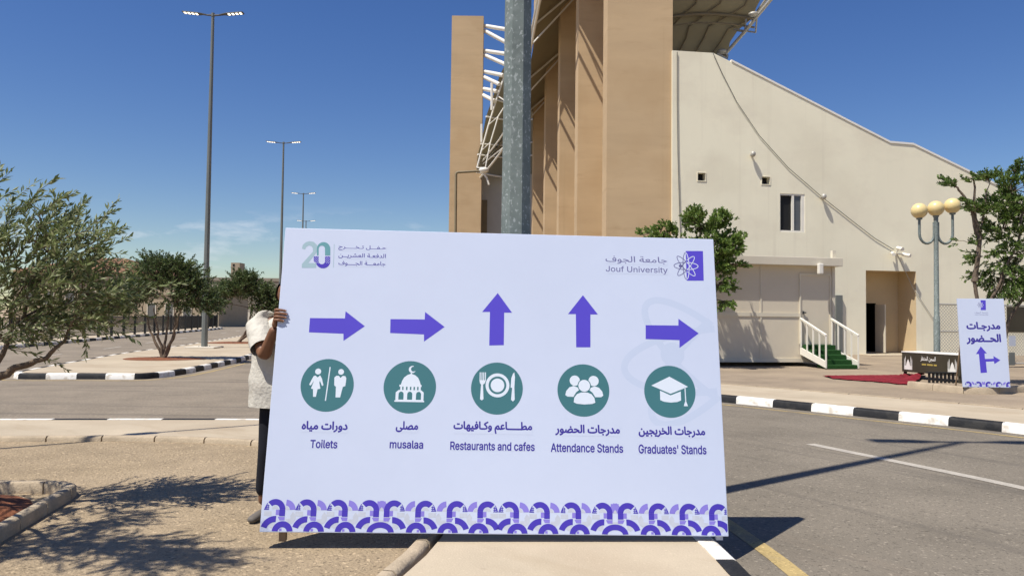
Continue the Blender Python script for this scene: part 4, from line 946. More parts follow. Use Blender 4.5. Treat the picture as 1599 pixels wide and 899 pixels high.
# steps: five carpeted treads between two white hand rails
p_t0 = G(1288, 586); p_t1 = G(1337, 585); SWd = (p_t1 - p_t0).length
sA = sdl + .02; sB = sA + 1.0; n_st = 5; rise = dzb / n_st; run = .26
ST = thing('stair_unit', 'short flight of green carpeted steps with white railings at the cabin door', 'steps', cb((sA + sB) / 2, 0, -.8))
drift = ce * .015  # the flight runs out slightly to the right
def stp(s, z, dep): return cb(s, z, dep) + drift * (-dep / .3) * .9
for i in range(n_st):
    d0 = -.05 - run * i; z1 = dzb - rise * i - .02
    mb = MB(); a = [stp(sA, 0, d0 - run), stp(sB, 0, d0 - run), stp(sB, 0, d0), stp(sA, 0, d0)]
    mb.hexa([v + Vector((0, 0, max(0, z1 - rise - .1))) for v in a], [v + Vector((0, 0, z1)) for v in a]); mb.build('step', M['green_carpet'], ST, bevel=.015)
DE = -.05 - run * n_st
for s_ in (sA - .04, sB + .04):
    mb = MB(); q = .02
    st0 = stp(s_, dzb - .1, -.03); st1 = stp(s_, 0.02, DE)
    mb.hexa([st0 + ce * -q + Vector((0, 0, -.22)), st0 + ce * q + Vector((0, 0, -.22)), st1 + ce * q, st1 + ce * -q], [st0 + ce * -q, st0 + ce * q, st1 + ce * q + Vector((0, 0, .2)), st1 + ce * -q + Vector((0, 0, .2))]); mb.build('stringer', M['white_rail'], ST)
    rl = MB(); h_ = .92
    for kx in range(5):
        t = kx / 4; b0 = stp(s_, (dzb - .1) * (1 - t) + .1 * t, -.06 + (DE + .08) * t); rl.tube([b0, b0 + Vector((0, 0, h_ - .02))], .028, 4, phase=math.pi / 4)
    for hh_ in (h_,):
        a = stp(s_, dzb - .1 + hh_, -.0); b = stp(s_, hh_ + .08, DE + .0); rl.tube([a, b], .04, 4, phase=math.pi / 4)
    rl.build('railing', M['white_rail'], ST)

# ---------------------------------------------------------------- tree in front of the cabin
tb = D(1082, 480, 22.9); tb.z = -.012
def bl(px, py, y, rx, rz, k, ry=.5): 
    c = D(px, py, y); return (c, (rx, ry, rz), k)
gt = [(c_, r_, int(k_ * 2.6)) for c_, r_, k_ in [bl(1095, 350, 22.8, .55, .40, 60), bl(1125, 345, 22.9, .38, .30, 40), bl(1140, 385, 22.8, .40, .35, 50), bl(1110, 390, 22.6, .6, .4, 70), bl(1132, 415, 22.9, .45, .40, 55), bl(1030, 365, 22.9, .50, .28, 45), bl(1060, 390, 22.8, .7, .4, 60), bl(1120, 445, 22.8, .45, .35, 45), bl(1150, 375, 22.8, .22, .2, 18), bl(1020, 405, 22.8, .6, .4, 40), bl(1075, 440, 22.8, .7, .3, 40), bl(1085, 335, 22.8, .25, .2, 16), bl(1130, 470, 22.8, .25, .2, 14)]]
tree('acacia_tree', 'bushy bright green tree poking out behind the top right corner of the big sign', 'tree', tb, [[tb, tb + Vector((.1, 0, .9)), tb + Vector((.05, 0, 1.7)), D(1092, 400, 22.8)], [tb + Vector((.1, 0, .9)), tb + Vector((-.3, 0, 1.6)), D(1050, 395, 22.8)]], gt, .10, .025, .005, M['green'], M['bark_grey'], 21, r0=.09, twlen=.13, up=.35, spacing=.22, clump=.17, core=(D(1090, 440, 22.8)), group='leafy trees by the stadium')

# ---------------------------------------------------------------- right: globe lamp, box banner, sign, tree, fence
gl = D(1463, 545, 21.2); gl.z = -.012
LB = thing('globe_lamp', 'grey lamp post with three cream globes before the stadium wall', 'lamp post', gl)
zt = D(1461, 338, 21.2).z
MB().tube([gl, gl + Vector((0, 0, 1.6)), gl + Vector((0, 0, 1.62)), gl + Vector((0, 0, zt))], [.085, .082, .068, .058], 14).build('pole', M['galv'], LB, smooth=40)
gd = .215; zc = D(1461, 326, 21.2).z; cz = {}
ar = MB()
for s in (-1, 1):
    ex = .46 * s; cz_ = zc - (.05 if s < 0 else -.10)
    pts = [gl + Vector((s * .05, 0, zt - .25))] + [gl + Vector((s * (.255 - .205 * math.cos(R(t))), 0, zt - .52 - .27 * math.sin(R(t)) + .05)) for t in range(0, 181, 20)] + [gl + Vector((ex, 0, cz_ - .16))]
    ar.tube(pts, .036, 10)
    ar.tube([gl + Vector((s * .05, 0, zt - .5)), gl + Vector((s * .05, 0, zt - .15))], .04, 8)
ar.build('arm', M['galv'], LB, smooth=50)
for ex, dz in ((-.46, -.05), (0, .02), (.46, .10)):
    c = gl + Vector((ex, 0, zc + dz)); s = MB().sphere(c, gd, 24, 16).build('globe', M['globe'], LB, smooth=180)
    MB().tube([c + Vector((0, 0, -gd - .03)), c + Vector((0, 0, -gd + .04))], [.07, .09], 12).build('globe_collar', M['galv'], s)
# long low box sign with banner
p0 = G(1409, 589); p1 = D(1500, 596, 18.6); p1.z = 0
ex = (p1 - p0); BW = ex.length; ex.normalize()
yaw = math.atan2(ex.y, ex.x); BM = frame_matrix(p0.x, p0.y, .16, yaw, 0, 0); hB = .50
BX = thing('box_banner', 'long low black banner box with white lettering and mosque drawings, beside red carpet', 'banner', mat=BM)
mb = MB(); mb.box(BM @ Vector((BW / 2, .30, hB / 2)), (BW, .62, hB), BM.to_3x3()); mb.build('box', M['banner_black'], BX, bevel=.006)
mb = MB(); mb.box(BM @ Vector((BW / 2, .30, hB + .012)), (BW + .02, .64, .024), BM.to_3x3()); mb.build('box_lid', M['banner_white'], BX)
for u in (.05, BW - .05):
    for v in (.05, .55): MB().hexa([BM @ Vector((u + a, v + b, -.17)) for a, b in ((-.03, -.03), (.03, -.03), (.03, .03), (-.03, .03))], [BM @ Vector((u + a, v + b, .0)) for a, b in ((-.03, -.03), (.03, -.03), (.03, .03), (-.03, .03))]).build('leg', M['banner_black'], BX)
pr = Art(1, BM @ Matrix.Translation((0, .008, 0)))
pr.text('السجن المنتظر', ((BW * .34, .29), (BW * .60, .43)), .02, True); pr.build('lettering', [M['banner_white'], M['banner_black']], BX)
pr = Art(1, BM @ Matrix.Translation((0, .008, 0))); pr.text('ــ ــــ ـــ', ((BW * .36, .20), (BW * .62, .24)), .02, True); pr.build('lettering', [M['banner_gold'], M['banner_black']], BX)
for u0 in (.04 * BW, .80 * BW):
    q = Art(1, BM @ Matrix.Translation((0, .008, 0))); wq = .15 * BW; v0 = .06
    for xx, hh_ in ((.02, .30), (.14, .36), (.80, .36), (.92, .30)): q.P([(u0 + xx * wq, v0), (u0 + (xx + .06) * wq, v0), (u0 + (xx + .06) * wq, v0 + hh_ * .8), (u0 + (xx + .03) * wq, v0 + hh_), (u0 + xx * wq, v0 + hh_ * .8)])
    q.P([(u0, v0), (u0 + wq, v0), (u0 + wq, v0 + .10), (u0 + .75 * wq, v0 + .10), (u0 + .66 * wq, v0 + .19), (u0 + .5 * wq, v0 + .27), (u0 + .34 * wq, v0 + .19), (u0 + .25 * wq, v0 + .10), (u0, v0 + .10)])
    q.build('mosque_print', M['banner_white'], BX)
# red carpet crumpled on the ground
rc = MB(); rnd = random.Random(4); NX, NY = 48, 12; A0, A1, B0, B1 = G(1284, 586.5), G(1446, 585), G(1300, 591), G(1428, 601)
for i in range(NX + 1):
    for j in range(NY + 1):
        u, v = i / NX, j / NY; e_ = .03 * math.sin(u * 9) + .02 * math.sin(u * 31 + 2)
        r_ = A0.lerp(A1, u).lerp(B0.lerp(B1, u), min(1.05, max(-.05, v + (e_ if 0 < j < NY + 1 else 0))))
        fold = abs(math.sin(u * 9 + v * 5 + 1.5 * math.sin(v * 3 + u * 13))) ** 4 * .03 * math.sin(math.pi * v) + (max(0, u - .55) * .34) * math.sin(math.pi * v) * (.6 + .4 * math.sin(u * 37 + v * 9))
        rc.v.append(Vector((r_.x, r_.y, .008 + max(0, fold) + rnd.uniform(0, .008))))
for i in range(NX):
    for j in range(NY): rc.f.append([i * (NY + 1) + j, (i + 1) * (NY + 1) + j, (i + 1) * (NY + 1) + j + 1, i * (NY + 1) + j + 1]); rc.mi.append(0)
tag(rc.build('red_carpet', M['red_carpet'], smooth=60), 'crumpled dark red carpet lying on the ground beside green steps', 'carpet')
# planter kerb
PK = smooth_line([(9.0, 17.4), (9.25, 16.6), (9.5, 16.02), (10.2, 16.1), (11.2, 16.7), (12.4, 17.3), (14, 18.1)], .3)
kerb(PK, [(-.08, -.05), (-.07, .10), (-.05, .125), (.06, .125), (.08, .10), (.08, -.05)], .7, gap=.012).build('planter_edging', [M['curb_stone'], M['curb_stone']], kind='structure', smooth=50)
g = MB(); g.poly([(9.0, 17.4, .05), (9.25, 16.6, .05), (9.5, 16.08, .05), (10.2, 16.15, .05), (11.2, 16.75, .05), (12.4, 17.35, .05), (14, 18.15, .05), (14, 18.7, .05), (11.4, 17.6, .05), (9.4, 17.5, .05)]); g.build('planter_soil', M['dirt'], kind='structure')
# second sign
W2, H2 = .915, 1.812; M2 = frame_matrix(9.1933, 15.6726 + .32, .125, -.0778, .1047, .0067) @ Matrix.Translation((0, .0215, 0))
M2 = Matrix.Translation((.19, .0, .0)) @ M2 @ Matrix.Scale(1.02, 4)
SG = thing('standing_sign', 'narrow upright white sign with forked purple arrow, leaning on the planter edge', 'sign', mat=M2)
mb = MB(); mb.hexa([M2 @ Vector(p) for p in ((0, -.0215, 0), (W2, -.0215, 0), (W2, .0215, 0), (0, .0215, 0))], [M2 @ Vector(p) for p in ((0, -.0215, H2), (W2, -.0215, H2), (W2, .0215, H2), (0, .0215, H2))]); mb.build('panel', M['panel'], SG, bevel=.004)
I2 = M2.inverted()
def S2(px, py):
    d = I2.to_3x3() @ ray(px, py); o = I2 @ CP; p = o + d * ((-.0215 - o.y) / d.y); return Vector((p.x, p.z))
zz = lambda pts: [S2(1400 + x / 4.995, 450 + y / 4.995) for x, y in pts]
def S2r(x0, y0, x1, y1): return zz([(x0, y1)])[0], zz([(x1, y0)])[0]
Art(2, M2).P(zz([(657, 452), (705, 507), (686, 507), (690, 550), (757, 548), (755, 527), (810, 560), (763, 590), (760, 569), (697, 572), (705, 656), (656, 660), (642, 512), (619, 512)])).build('arrow', M['purple'], SG)
Art(2, M2).text('مدرجـات', S2r(547, 262, 807, 335), .05, True).build('caption', [M['ink'], M['panel']], SG)
Art(2, M2).text('الحــضور', S2r(547, 355, 812, 437), .05, True).build('caption', [M['ink'], M['panel']], SG)
Art(2, M2).P(zz([(655, 93), (695, 93), (697, 170), (657, 170)])).build('logo_square', M['purple'], SG)
at = Art(3, M2); c = zz([(655, 130)])[0]
for rot in (0, .9, -.9, math.pi / 2): at.ellipse(c, .062, .018, rot, .0045, 32, lambda p: p[0] > c.x)
at.build('logo_atom', M['print_white'], SG)
at = Art(3, M2)
for rot in (0, .9, -.9): at.ellipse(c, .062, .018, rot, .0045, 32, lambda p: p[0] <= c.x)
at.build('logo_atom', M['ink_grey'], SG)
Art(2, M2).text('جامعة الجوف', S2r(608, 184, 715, 196), .0, True).build('logo_text', [M['ink_grey'], M['panel']], SG)
Art(2, M2).text('Jouf University', S2r(610, 201, 715, 211), .0).build('logo_text', [M['ink_grey'], M['panel']], SG)
pq = W2 / 4.6
border(M2, W2, pq, .006 - .42 * pq, [(pq * (.5 + i), 1 if i < 2 else -1) for i in range(5)], SG, [])
st = MB()
for u in (.12, W2 - .12): st.tube([M2 @ Vector((u, .03, H2 * .8)), Vector(((M2 @ Vector((u, .5, 0))).x, (M2 @ Vector((u, .55, 0))).y, .05))], .018, 6)
st.build('back_strut', M['frame_wood'], SG)
# small black metal grate by the sign
gp = G(1492, 598, .1); gr = thing('metal_grate', 'small dark metal rack standing on planter edge beside the narrow sign', 'rack', (gp.x - .3, gp.y + .2, .05))
mb = MB(); 
for i in range(7): mb.box((gp.x - .45 + i * .09, gp.y + .25, .19), (.035, .05, .22))
mb.build('bars', M['fence_black'], gr); MB().box((gp.x - .18, gp.y + .25, .315), (.66, .07, .03)).build('top_bar', M['fence_black'], gr)
# leafy tree at the right edge
rt = D(1548, 560, 18.2); rt.z = .05
tr_b = [(c_, r_, int(k_ * 2.4)) for c_, r_, k_ in [bl(1580, 300, 18.3, .45, .35, 50), bl(1600, 330, 18.3, .5, .4, 60), bl(1565, 360, 18.2, .50, .30, 55), bl(1600, 400, 18.2, .6, .4, 70), bl(1575, 430, 18.2, .45, .3, 45), bl(1590, 448, 18.2, .4, .22, 40), bl(1560, 320, 18.2, .35, .22, 24), bl(1590, 268, 18.3, .22, .18, 14),
        bl(1540, 330, 18.1, .18, .14, 12), bl(1520, 280, 18.1, .12, .08, 8), bl(1490, 287, 18.1, .10, .08, 8), bl(1545, 282, 18.2, .2, .12, 12), bl(1520, 330, 18.0, .15, .10, 8), bl(1535, 400, 18.1, .18, .12, 12), bl(1530, 430, 18.1, .14, .1, 8), bl(1517, 380, 18.1, .10, .06, 4), bl(1640, 360, 18.4, .7, .7, 90), bl(1660, 440, 18.3, .6, .5, 50), bl(1508, 322, 18.1, .10, .08, 6), bl(1560, 455, 18.1, .2, .12, 12)]]
Pq = lambda x, y, dd=18.1: D(x, y, dd)
tree('acacia_tree', 'sparse spreading tree at the right edge, leaning over the narrow sign and globe lamp', 'tree', rt,
     [[rt, Pq(1528, 500), Pq(1522, 440), Pq(1530, 375), Pq(1540, 300)], [rt, Pq(1535, 500), Pq(1565, 430), Pq(1590, 380), Pq(1600, 300, 18.3)], [Pq(1522, 440), Pq(1530, 375), Pq(1518, 330), Pq(1500, 300), Pq(1490, 287)], [rt, Pq(1575, 500), Pq(1600, 460), Pq(1640, 380)], [Pq(1530, 375), Pq(1522, 330), Pq(1520, 280)]],
     tr_b, .085, .017, .004, M['green_dark'], M['bark_grey'], 31, r0=.06, twlen=.15, up=.15, spacing=.24, clump=.16, core=Pq(1580, 400), group='leafy trees by the stadium')
# chain-link fence behind
f0 = D(1462, 560, 24.6); f1 = D(1700, 562, 25.8); f0.z = f1.z = 0; fe = (f1 - f0); FW = fe.length; fe.normalize()
zt = D(1480, 475, 24.7).z
CF = thing('chain_link_fence', 'galvanised chain link fence behind narrow sign at right, hung with dark boards', 'fence', f0)
fp = lambda s, z, d=0.0: f0 + fe * s + Vector((0, d, z))
mb = MB(); 
for z in (zt, zt * .57, .12): mb.tube([fp(0, z), fp(FW, z)], .028, 6)
mb.build('rail', M['mesh_wire'], CF)
for i in range(4): MB().tube([fp(FW * i / 3, 0), fp(FW * i / 3, zt + .02)], .035, 8).build('post', M['mesh_wire'], CF)
wi = MB(); stp_ = .11; hz = zt - .12; nW = int((FW + hz) / stp_)
for k in range(nW):
    for sg in (1, -1):
        a_ = -hz + k * stp_; s0_, s1_ = max(0, a_), min(FW, a_ + hz)
        if s1_ <= s0_: continue
        za, zb_ = .12 + (s0_ - a_), .12 + (s1_ - a_)
        if sg < 0: za, zb_ = zt - (s0_ - a_), zt - (s1_ - a_)
        wi.tube([fp(s0_, za, .005 * sg), fp(s1_, zb_, .005 * sg)], .007, 3, caps=False)
wi.build('wire_mesh', M['mesh_wire'], CF)
def onf(px, py): 
    d = ray(px, py); nrm = Vector((fe.y, -fe.x, 0)); p = CP + d * ((f0 - CP).dot(nrm) / d.dot(nrm)); return (p - f0).dot(fe), p.z
for (x0, y0, x1, y1, m_, lab) in ((1571, 480, 1660, 518, 'banner_black', 'black cloth banner on the chain link fence at right picture edge'), (1574, 524, 1584, 540, 'print_grey', 'small pale notice sheet on the fence right of the narrow sign'), (1574, 550, 1583, 570, 'lamp_grey', 'small grey notice board low on fence right of the narrow sign')):
    a = onf(x0, y1); b = onf(x1, y0)
    q = MB().hexa([fp(a[0], a[1], -.06), fp(b[0], a[1], -.06), fp(b[0], a[1], -.045), fp(a[0], a[1], -.045)], [fp(a[0], b[1], -.06), fp(b[0], b[1], -.06), fp(b[0], b[1], -.045), fp(a[0], b[1], -.045)])
    tag(q.build('fence_board', M[m_]), lab, 'board')

# ---------------------------------------------------------------- left background: fence, buildings, wall
FL = resample(list(offset(fk, -.5)), .25)
FL = [p for p in FL if 24 < p.y < 76 and p.x > -28.6]
FN = thing('metal_fence', 'long low black metal railing along the far pavement at left', 'fence', (FL[0].x, FL[0].y, 0))
hf = 1.15; rl = MB(); ba = MB()
for z in (.14, hf - .03): rl.tube([Vector((p.x, p.y, z)) for p in FL], .022, 4)
q = resample(FL, .115)
for p in q: ba.tube([(p.x, p.y, .12), (p.x, p.y, hf - .03)], .015, 4, caps=False)
rl.build('rail', M['fence_black'], FN); ba.build('bars', M['fence_black'], FN)
for p in resample(FL, 2.0): MB().box((p.x, p.y, hf / 2 + .02), (.11, .11, hf + .10)).build('post', M['fence_black'], FN)
def building(name, label, x0, x1, y, dep, h, m, wins=(), roof=None, yaw=0):
    b = thing(name, label, 'building', ((x0 + x1) / 2, y, -.16))
    MB().hexa([(x0, y, -.16), (x1, y, -.16), (x1, y + dep, -.16), (x0, y + dep, -.16)], [(x0, y, h), (x1, y, h), (x1, y + dep, h), (x0, y + dep, h)]).build('wall', M[m], b)
    if roof == 'flat':
        mb = MB()
        for (a0, a1, c0, c1) in ((x0 - .15, x1 + .15, y - .15, y + .3), (x0 - .15, x1 + .15, y + dep - .3, y + dep + .15), (x0 - .15, x0 + .3, y + .3, y + dep - .3), (x1 - .3, x1 + .15, y + .3, y + dep - .3)): mb.hexa([(a0, c0, h + .003), (a1, c0, h + .003), (a1, c1, h + .003), (a0, c1, h + .003)], [(a0, c0, h + .6), (a1, c0, h + .6), (a1, c1, h + .6), (a0, c1, h + .6)])
        mb.build('parapet', M[m], b)
    if roof == 'hip':
        e = .6; rh = h + 2.2; i_ = min((x1 - x0) / 2, dep / 2)
        mb = MB(); mb.add([(x0 - e, y - e, h), (x1 + e, y - e, h), (x1 + e, y + dep + e, h), (x0 - e, y + dep + e, h), (x0 + i_, y + dep / 2, rh), (x1 - i_, y + dep / 2, rh)], [(0, 1, 5, 4), (1, 2, 5), (2, 3, 4, 5), (3, 0, 4), (3, 2, 1, 0)]); mb.build('roof', M['tile'], b)
    for (s, z, ww, hh_) in wins:
        f_ = MB(); cx = x0 + s
        for (a0, a1, z0, z1) in ((cx - ww / 2 - .08, cx + ww / 2 + .08, z - hh_ / 2 - .08, z - hh_ / 2), (cx - ww / 2 - .08, cx + ww / 2 + .08, z + hh_ / 2, z + hh_ / 2 + .08), (cx - ww / 2 - .08, cx - ww / 2, z - hh_ / 2, z + hh_ / 2), (cx + ww / 2, cx + ww / 2 + .08, z - hh_ / 2, z + hh_ / 2)): f_.box(((a0 + a1) / 2, y - .03, (z0 + z1) / 2), (a1 - a0, .1, z1 - z0))
        wn = f_.build('window', M['lowwall'], b); MB().box((cx, y - .012, z), (ww, .03, hh_)).build('pane', M['glass'], wn)
    return b
x0 = D(215, 480, 82).x; x1 = D(342, 480, 82).x
building('low_building', 'low beige building with dark windows just behind black railing at left', x0, x1, 82, 9, 3.2, 'bldg', [(1.5 + i * 1.9, 1.6, .8, 1.4) for i in range(int((x1 - x0 - 1) / 1.9))], 'flat')
x0 = D(20, 430, 95).x; x1 = D(233, 430, 95).x
building('roofed_building', 'brown tiled roof building half hidden behind the nearest olive tree', x0, x1, 95, 12, D(200, 426, 95).z, 'bldg', [(2 + i * 2.6, 3.0, 1.1, 1.6) for i in range(6)], 'hip')
x0 = D(305, 450, 150).x; x1 = D(440, 450, 150).x; h = D(340, 438, 150).z
GB = building('grey_building', 'distant grey brown building with square roof tower, between lamp and third olive tree', x0, x1, 150, 16, h, 'bldg_grey', [(4 + i * 3.2, 5.6, 1.2, 1.6) for i in range(4)], 'flat')
x0 = D(360.5, 420, 153).x; x1 = D(374, 420, 153).x; h2 = D(366, 410, 153).z
tw_ = MB().hexa([(x0, 153, h + .003), (x1, 153, h + .003), (x1, 156, h + .003), (x0, 156, h + .003)], [(x0, 153, h2), (x1, 153, h2), (x1, 156, h2), (x0, 156, h2)]).build('tower', M['bldg'], GB)
tt = MB()
for i in range(4): tt.box((x0 + .55, 152.97, h + 1.0 + i * .75), (.35, .1, .4))
tt.build('window', M['dark'], tw_)
x0 = D(348, 490, 105).x; x1 = D(470, 490, 105).x
ww = thing('boundary_wall', 'long low white boundary wall closing the far end of the left road', 'wall', ((x0 + x1) / 2, 105, -.16))
MB().box(((x0 + x1) / 2, 105.1, .75), (x1 - x0, .2, 1.85)).build('wall', M['lowwall'], ww); MB().box(((x0 + x1) / 2, 105.1, 1.72), (x1 - x0 + .1, .3, .08)).build('coping', M['lowwall'], ww)

# ---------------------------------------------------------------- the man behind the sign
def skin(verts, edges, radii, root=0, levels=2):
    me = bpy.data.meshes.new('tmp'); me.from_pydata([Vector(v) for v in verts], edges, []); o = bpy.data.objects.new('tmp', me); COL.objects.link(o)
    o.modifiers.new('s', 'SKIN'); 
    for i, r in enumerate(radii):
        sv = me.skin_vertices[0].data[i]; sv.radius = r if hasattr(r, '__len__') else (r, r); sv.use_root = (i == root)
    md = o.modifiers.new('u', 'SUBSURF'); md.levels = levels; md.render_levels = levels
    ev = o.evaluated_get(bpy.context.evaluated_depsgraph_get()); m2 = bpy.data.meshes.new_from_object(ev)
    r = ([v.co.copy() for v in m2.vertices], [tuple(p.vertices) for p in m2.polygons]); bpy.data.objects.remove(o); bpy.data.meshes.remove(me); bpy.data.meshes.remove(m2); return r
px_ = -1.715; py_ = 5.78
foot_r = G(404, 812, -.045); foot_r.y += .04
MAN = thing('person', 'man in pale short sleeved shirt and dark trousers gripping left edge of sign', 'person', (px_, py_, -.045))
hand = SM @ Vector((0, 0, S(436, 493).y))         # on the sign's left edge
elb = Vector((hand.x - .145, hand.y + .16, hand.z - .29)); shR = Vector((-1.90, 5.77, 1.42)); wr = hand + Vector((-.035, .035, -.075))
ank = Vector((foot_r.x + .005, foot_r.y + .03, .05))
V = [(px_, py_, .93), (px_, py_, 1.08), (px_ + .01, py_ - .01, 1.24), (px_ + .015, py_ - .01, 1.38), (px_ + .03, py_ - .02, 1.47), (px_ + .04, py_ - .03, 1.53),
     (px_ - .06, py_ - .01, 1.40), shR, elb, wr, 
     (px_ + .10, py_, 1.40), (px_ + .19, py_, 1.39), (px_ + .26, py_ - .12, 1.15), (px_ + .24, py_ - .3, 1.30),
     (px_ - .07, py_, .88), ((px_ - .07 + ank.x) / 2 + .015, (py_ + ank.y) / 2 - .03, .49), ank,
     (px_ + .09, py_, .88), (px_ + .11, py_ + .03, .49), (px_ + .12, py_ + .10, .05)]
Eg = [(0, 1), (1, 2), (2, 3), (3, 4), (4, 5), (3, 6), (6, 7), (7, 8), (8, 9), (3, 10), (10, 11), (11, 12), (12, 13), (0, 14), (14, 15), (15, 16), (0, 17), (17, 18), (18, 19)]
Rd = [(.14, .11), (.14, .105), (.15, .11), (.14, .10), .062, .058, .085, .066, .052, .034, .085, .06, .043, .028, .088, .056, .038, .088, .056, .038]
body = MB(); body.add(*skin(V, Eg, Rd))
# head with face
hc = Vector((px_ + .046, py_ - .045, 1.635))
hv, hf_ = [], []
hm = MB(); hm.sphere((0, 0, 0), 1, 24, 18)
for v in hm.v:
    x, y, z = v; wdt = .075 * (1 - .22 * max(0, -z) ** 1.5); dpt = .092 * (1 - .12 * max(0, -z))
    q = Vector((x * wdt, y * dpt, z * .115))
    if y < 0: # face towards the camera side
        q.y -= .020 * math.exp(-((x / .16) ** 2 + ((z + .12) / .18) ** 2))      # nose
        q.y += .010 * (math.exp(-(((x - .38) / .16) ** 2 + ((z - .08) / .10) ** 2)) + math.exp(-(((x + .38) / .16) ** 2 + ((z - .08) / .10) ** 2)))
        q.y -= .006 * math.exp(-((x / .26) ** 2 + ((z + .42) / .07) ** 2)); q.y -= .007 * math.exp(-((x / .25) ** 2 + ((z + .8) / .15) ** 2))
    hv.append(hc + q)
body.add(hv, hm.f)
for s in (-1, 1): body.sphere(hc + Vector((s * .077, .005, -.005)), (.012, .022, .032), 8, 6)
# the gripping hand: palm behind the edge, four fingers folded over the front, thumb behind
fx = SM.to_3x3() @ Vector((1, 0, 0)); fy = SM.to_3x3() @ Vector((0, 1, 0)); fz = SM.to_3x3() @ Vector((0, 0, 1))
hp = lambda u, d, v: hand + fx * u + fy * d + fz * v
body.add(*skin([wr, hp(-.030, .03, -.045), hp(-.028, .035, .0), hp(-.020, .03, .035)], [(0, 1), (1, 2), (2, 3)], [.027, (.022, .036), (.018, .042), (.014, .03)]))
for k, (v0, ln) in enumerate(((.040, .062), (.016, .070), (-.008, .066), (-.032, .052))):
    body.add(*skin([hp(-.026, .03, v0 * .8), hp(-.024, -.012, v0), hp(-.012, -.035, v0 + .001), hp(.012, -.040, v0 - .001), hp(ln - .012, -.034, v0 - .006), hp(ln - .002, -.033, v0 - .007)], [(0, 1), (1, 2), (2, 3), (3, 4), (4, 5)], [.0115, .0115, .011, .0105, .009, .006], levels=2))
body.add(*skin([hp(-.03, .04, .01), hp(-.015, .062, .035), hp(.015, .068, .045), hp(.04, .066, .05)], [(0, 1), (1, 2), (2, 3)], [.014, .013, .012, .009]))
bo = body.build('body', M['skin'], MAN, smooth=180)
nl = MB()
for v0, ln in ((.040, .062), (.016, .070), (-.008, .066), (-.032, .052)): nl.sphere(hp(ln - .006, -.0405, v0 - .006), (.006, .0025, .0055), 8, 6)
nl.build('fingernails', M['nail'], MAN, smooth=180)
ey = MB()
for s in (-1, 1): ey.sphere(hc + Vector((s * .029, -.078, .008)), (.012, .009, .007), 10, 6)
ey.build('eyes', M['eye'], MAN, smooth=180)
hr = MB(); hs = MB(); hs.sphere((0, 0, 0), 1, 24, 16)
keepf = [f_ for f_ in hs.f if all(hs.v[i].z > (.42 if hs.v[i].y < -.3 else ((-.5 if hs.v[i].y > -.3 or abs(hs.v[i].x) > .7 else .1) if hs.v[i].y < .2 else -.7)) for i in f_)]
hr.add([hc + Vector((v.x * .089, v.y * .105 + .004, v.z * .124 + .003)) for v in hs.v], keepf); hr.build('hair', M['hair'], MAN, smooth=180)
# loose shirt and trousers
sh = MB(); sl_end = shR.lerp(elb, .80)
def loft(mb, rings, n=36, seed=0, amp=.006, cap_top=True):
    vs = []; 
    for k, (c, rx, ry, ax, ay) in enumerate(rings):
        for i in range(n):
            t = 2 * math.pi * i / n; ct, st_ = math.cos(t), math.sin(t)
            wr_ = 1 + amp * 8 * (math.sin(3 * t + k * .55 + seed) * .35 + math.sin(7 * t - k * .8) * .2 + math.sin(2 * t + k * 1.3) * .25)
            vs.append(Vector(c) + Vector(ax) * rx * ct * wr_ + Vector(ay) * ry * st_ * wr_)
    fs = [(k * n + i, k * n + (i + 1) % n, (k + 1) * n + (i + 1) % n, (k + 1) * n + i) for k in range(len(rings) - 1) for i in range(n)]
    mb.add(vs, fs)
def dense(rings, m=4):
    out = []
    for A_, B_ in zip(rings, rings[1:]):
        for j in range(m):
            t = j / m; out.append(tuple(Vector(a).lerp(Vector(b), t) if hasattr(a, '__len__') else a + (b - a) * t for a, b in zip(A_, B_)))
    return out + [rings[-1]]
X_, Y_ = (1, 0, 0), (0, 1, 0)
tor = [((px_ - .005, py_, .80), .243, .150, X_, Y_), ((px_ - .005, py_, .95), .240, .150, X_, Y_), ((px_, py_, 1.10), .230, .145, X_, Y_), ((px_, py_, 1.25), .215, .14, X_, Y_), ((px_ + .005, py_ - .01, 1.36), .19, .125, X_, Y_),
       ((px_ + .015, py_ - .012, 1.425), .155, .10, X_, Y_), ((px_ + .03, py_ - .015, 1.465), .095, .085, X_, Y_), ((px_ + .045, py_ - .02, 1.485), .068, .068, X_, Y_)]
loft(sh, dense(tor), amp=.008)
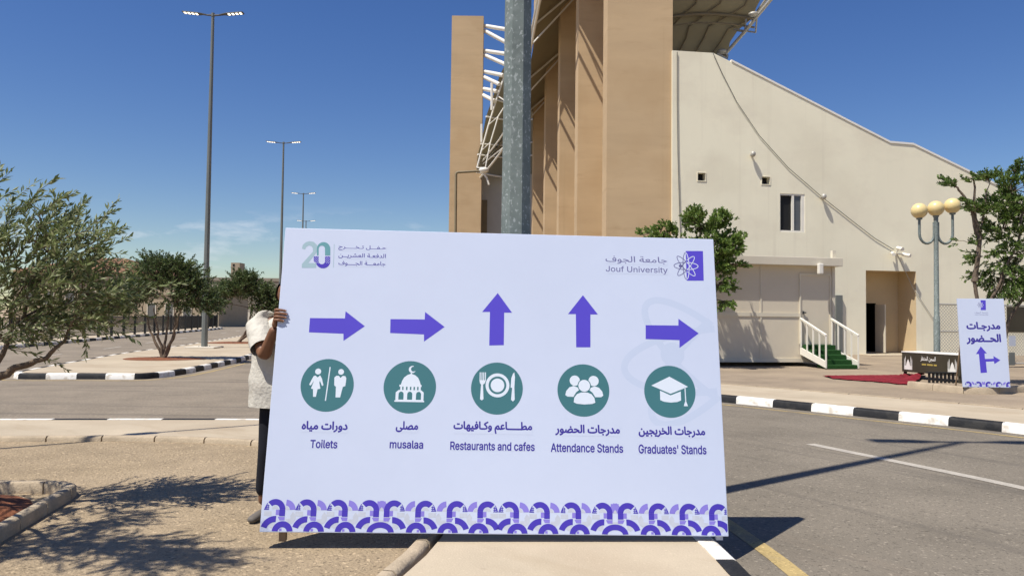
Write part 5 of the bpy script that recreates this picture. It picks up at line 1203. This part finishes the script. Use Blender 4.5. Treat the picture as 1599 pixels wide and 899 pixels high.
dirv = (elb - shR).normalized(); sx_ = dirv.cross(Vector((0, 1, 0))).normalized(); sy_ = dirv.cross(sx_).normalized()
sl = [(shR + Vector((.10, 0, .035)), .05, .06, sx_, sy_), (shR + Vector((.05, 0, .03)), .085, .085, sx_, sy_), (shR + dirv * .03, .092, .09, sx_, sy_), (shR.lerp(elb, .35), .095, .09, sx_, sy_), (shR.lerp(elb, .55), .092, .086, sx_, sy_), (shR.lerp(elb, .76), .088, .082, sx_, sy_)]
loft(sh, dense(sl), seed=2, amp=.009)
lsh = Vector((px_ + .19, py_, 1.40)); lel = Vector((px_ + .26, py_ - .12, 1.15)); dirv = (lel - lsh).normalized(); sx_ = dirv.cross(Vector((0, 1, 0))).normalized(); sy_ = dirv.cross(sx_).normalized()
loft(sh, dense([(lsh + Vector((-.06, 0, .02)), .08, .08, sx_, sy_), (lsh, .088, .085, sx_, sy_), (lsh.lerp(lel, .45), .092, .088, sx_, sy_), (lsh.lerp(lel, .85), .098, .09, sx_, sy_)]), seed=4)
sh.build('shirt', M['shirt'], MAN, smooth=180)
trs = MB(); kn = Vector(V[15]); 
TV = [(px_, py_, .95), (px_ - .07, py_, .87), tuple(kn), tuple(ank + Vector((0, 0, .06))), (px_ + .09, py_, .87), V[18], (V[19][0], V[19][1], .11)]
trs.add(*skin(TV, [(0, 1), (1, 2), (2, 3), (0, 4), (4, 5), (5, 6)], [(.115, .095), .098, .078, .062, .098, .078, .062], levels=2)); trs.build('trousers', M['trousers'], MAN, smooth=180)
for a_, sgn in ((ank, -1), (Vector(V[19]), 1)):
    so_ = MB(); b0 = Vector((a_.x, a_.y, -.045))
    so_.add(*skin([b0 + Vector((0, .04, .035)), b0 + Vector((sgn * .01, -.06, .035)), b0 + Vector((sgn * .025, -.15, .03)), b0 + Vector((sgn * .03, -.19, .028))], [(0, 1), (1, 2), (2, 3)], [(.040, .033), (.038, .033), (.042, .028), (.03, .022)])); so_.build('shoe', M['shoe'], MAN, smooth=180)
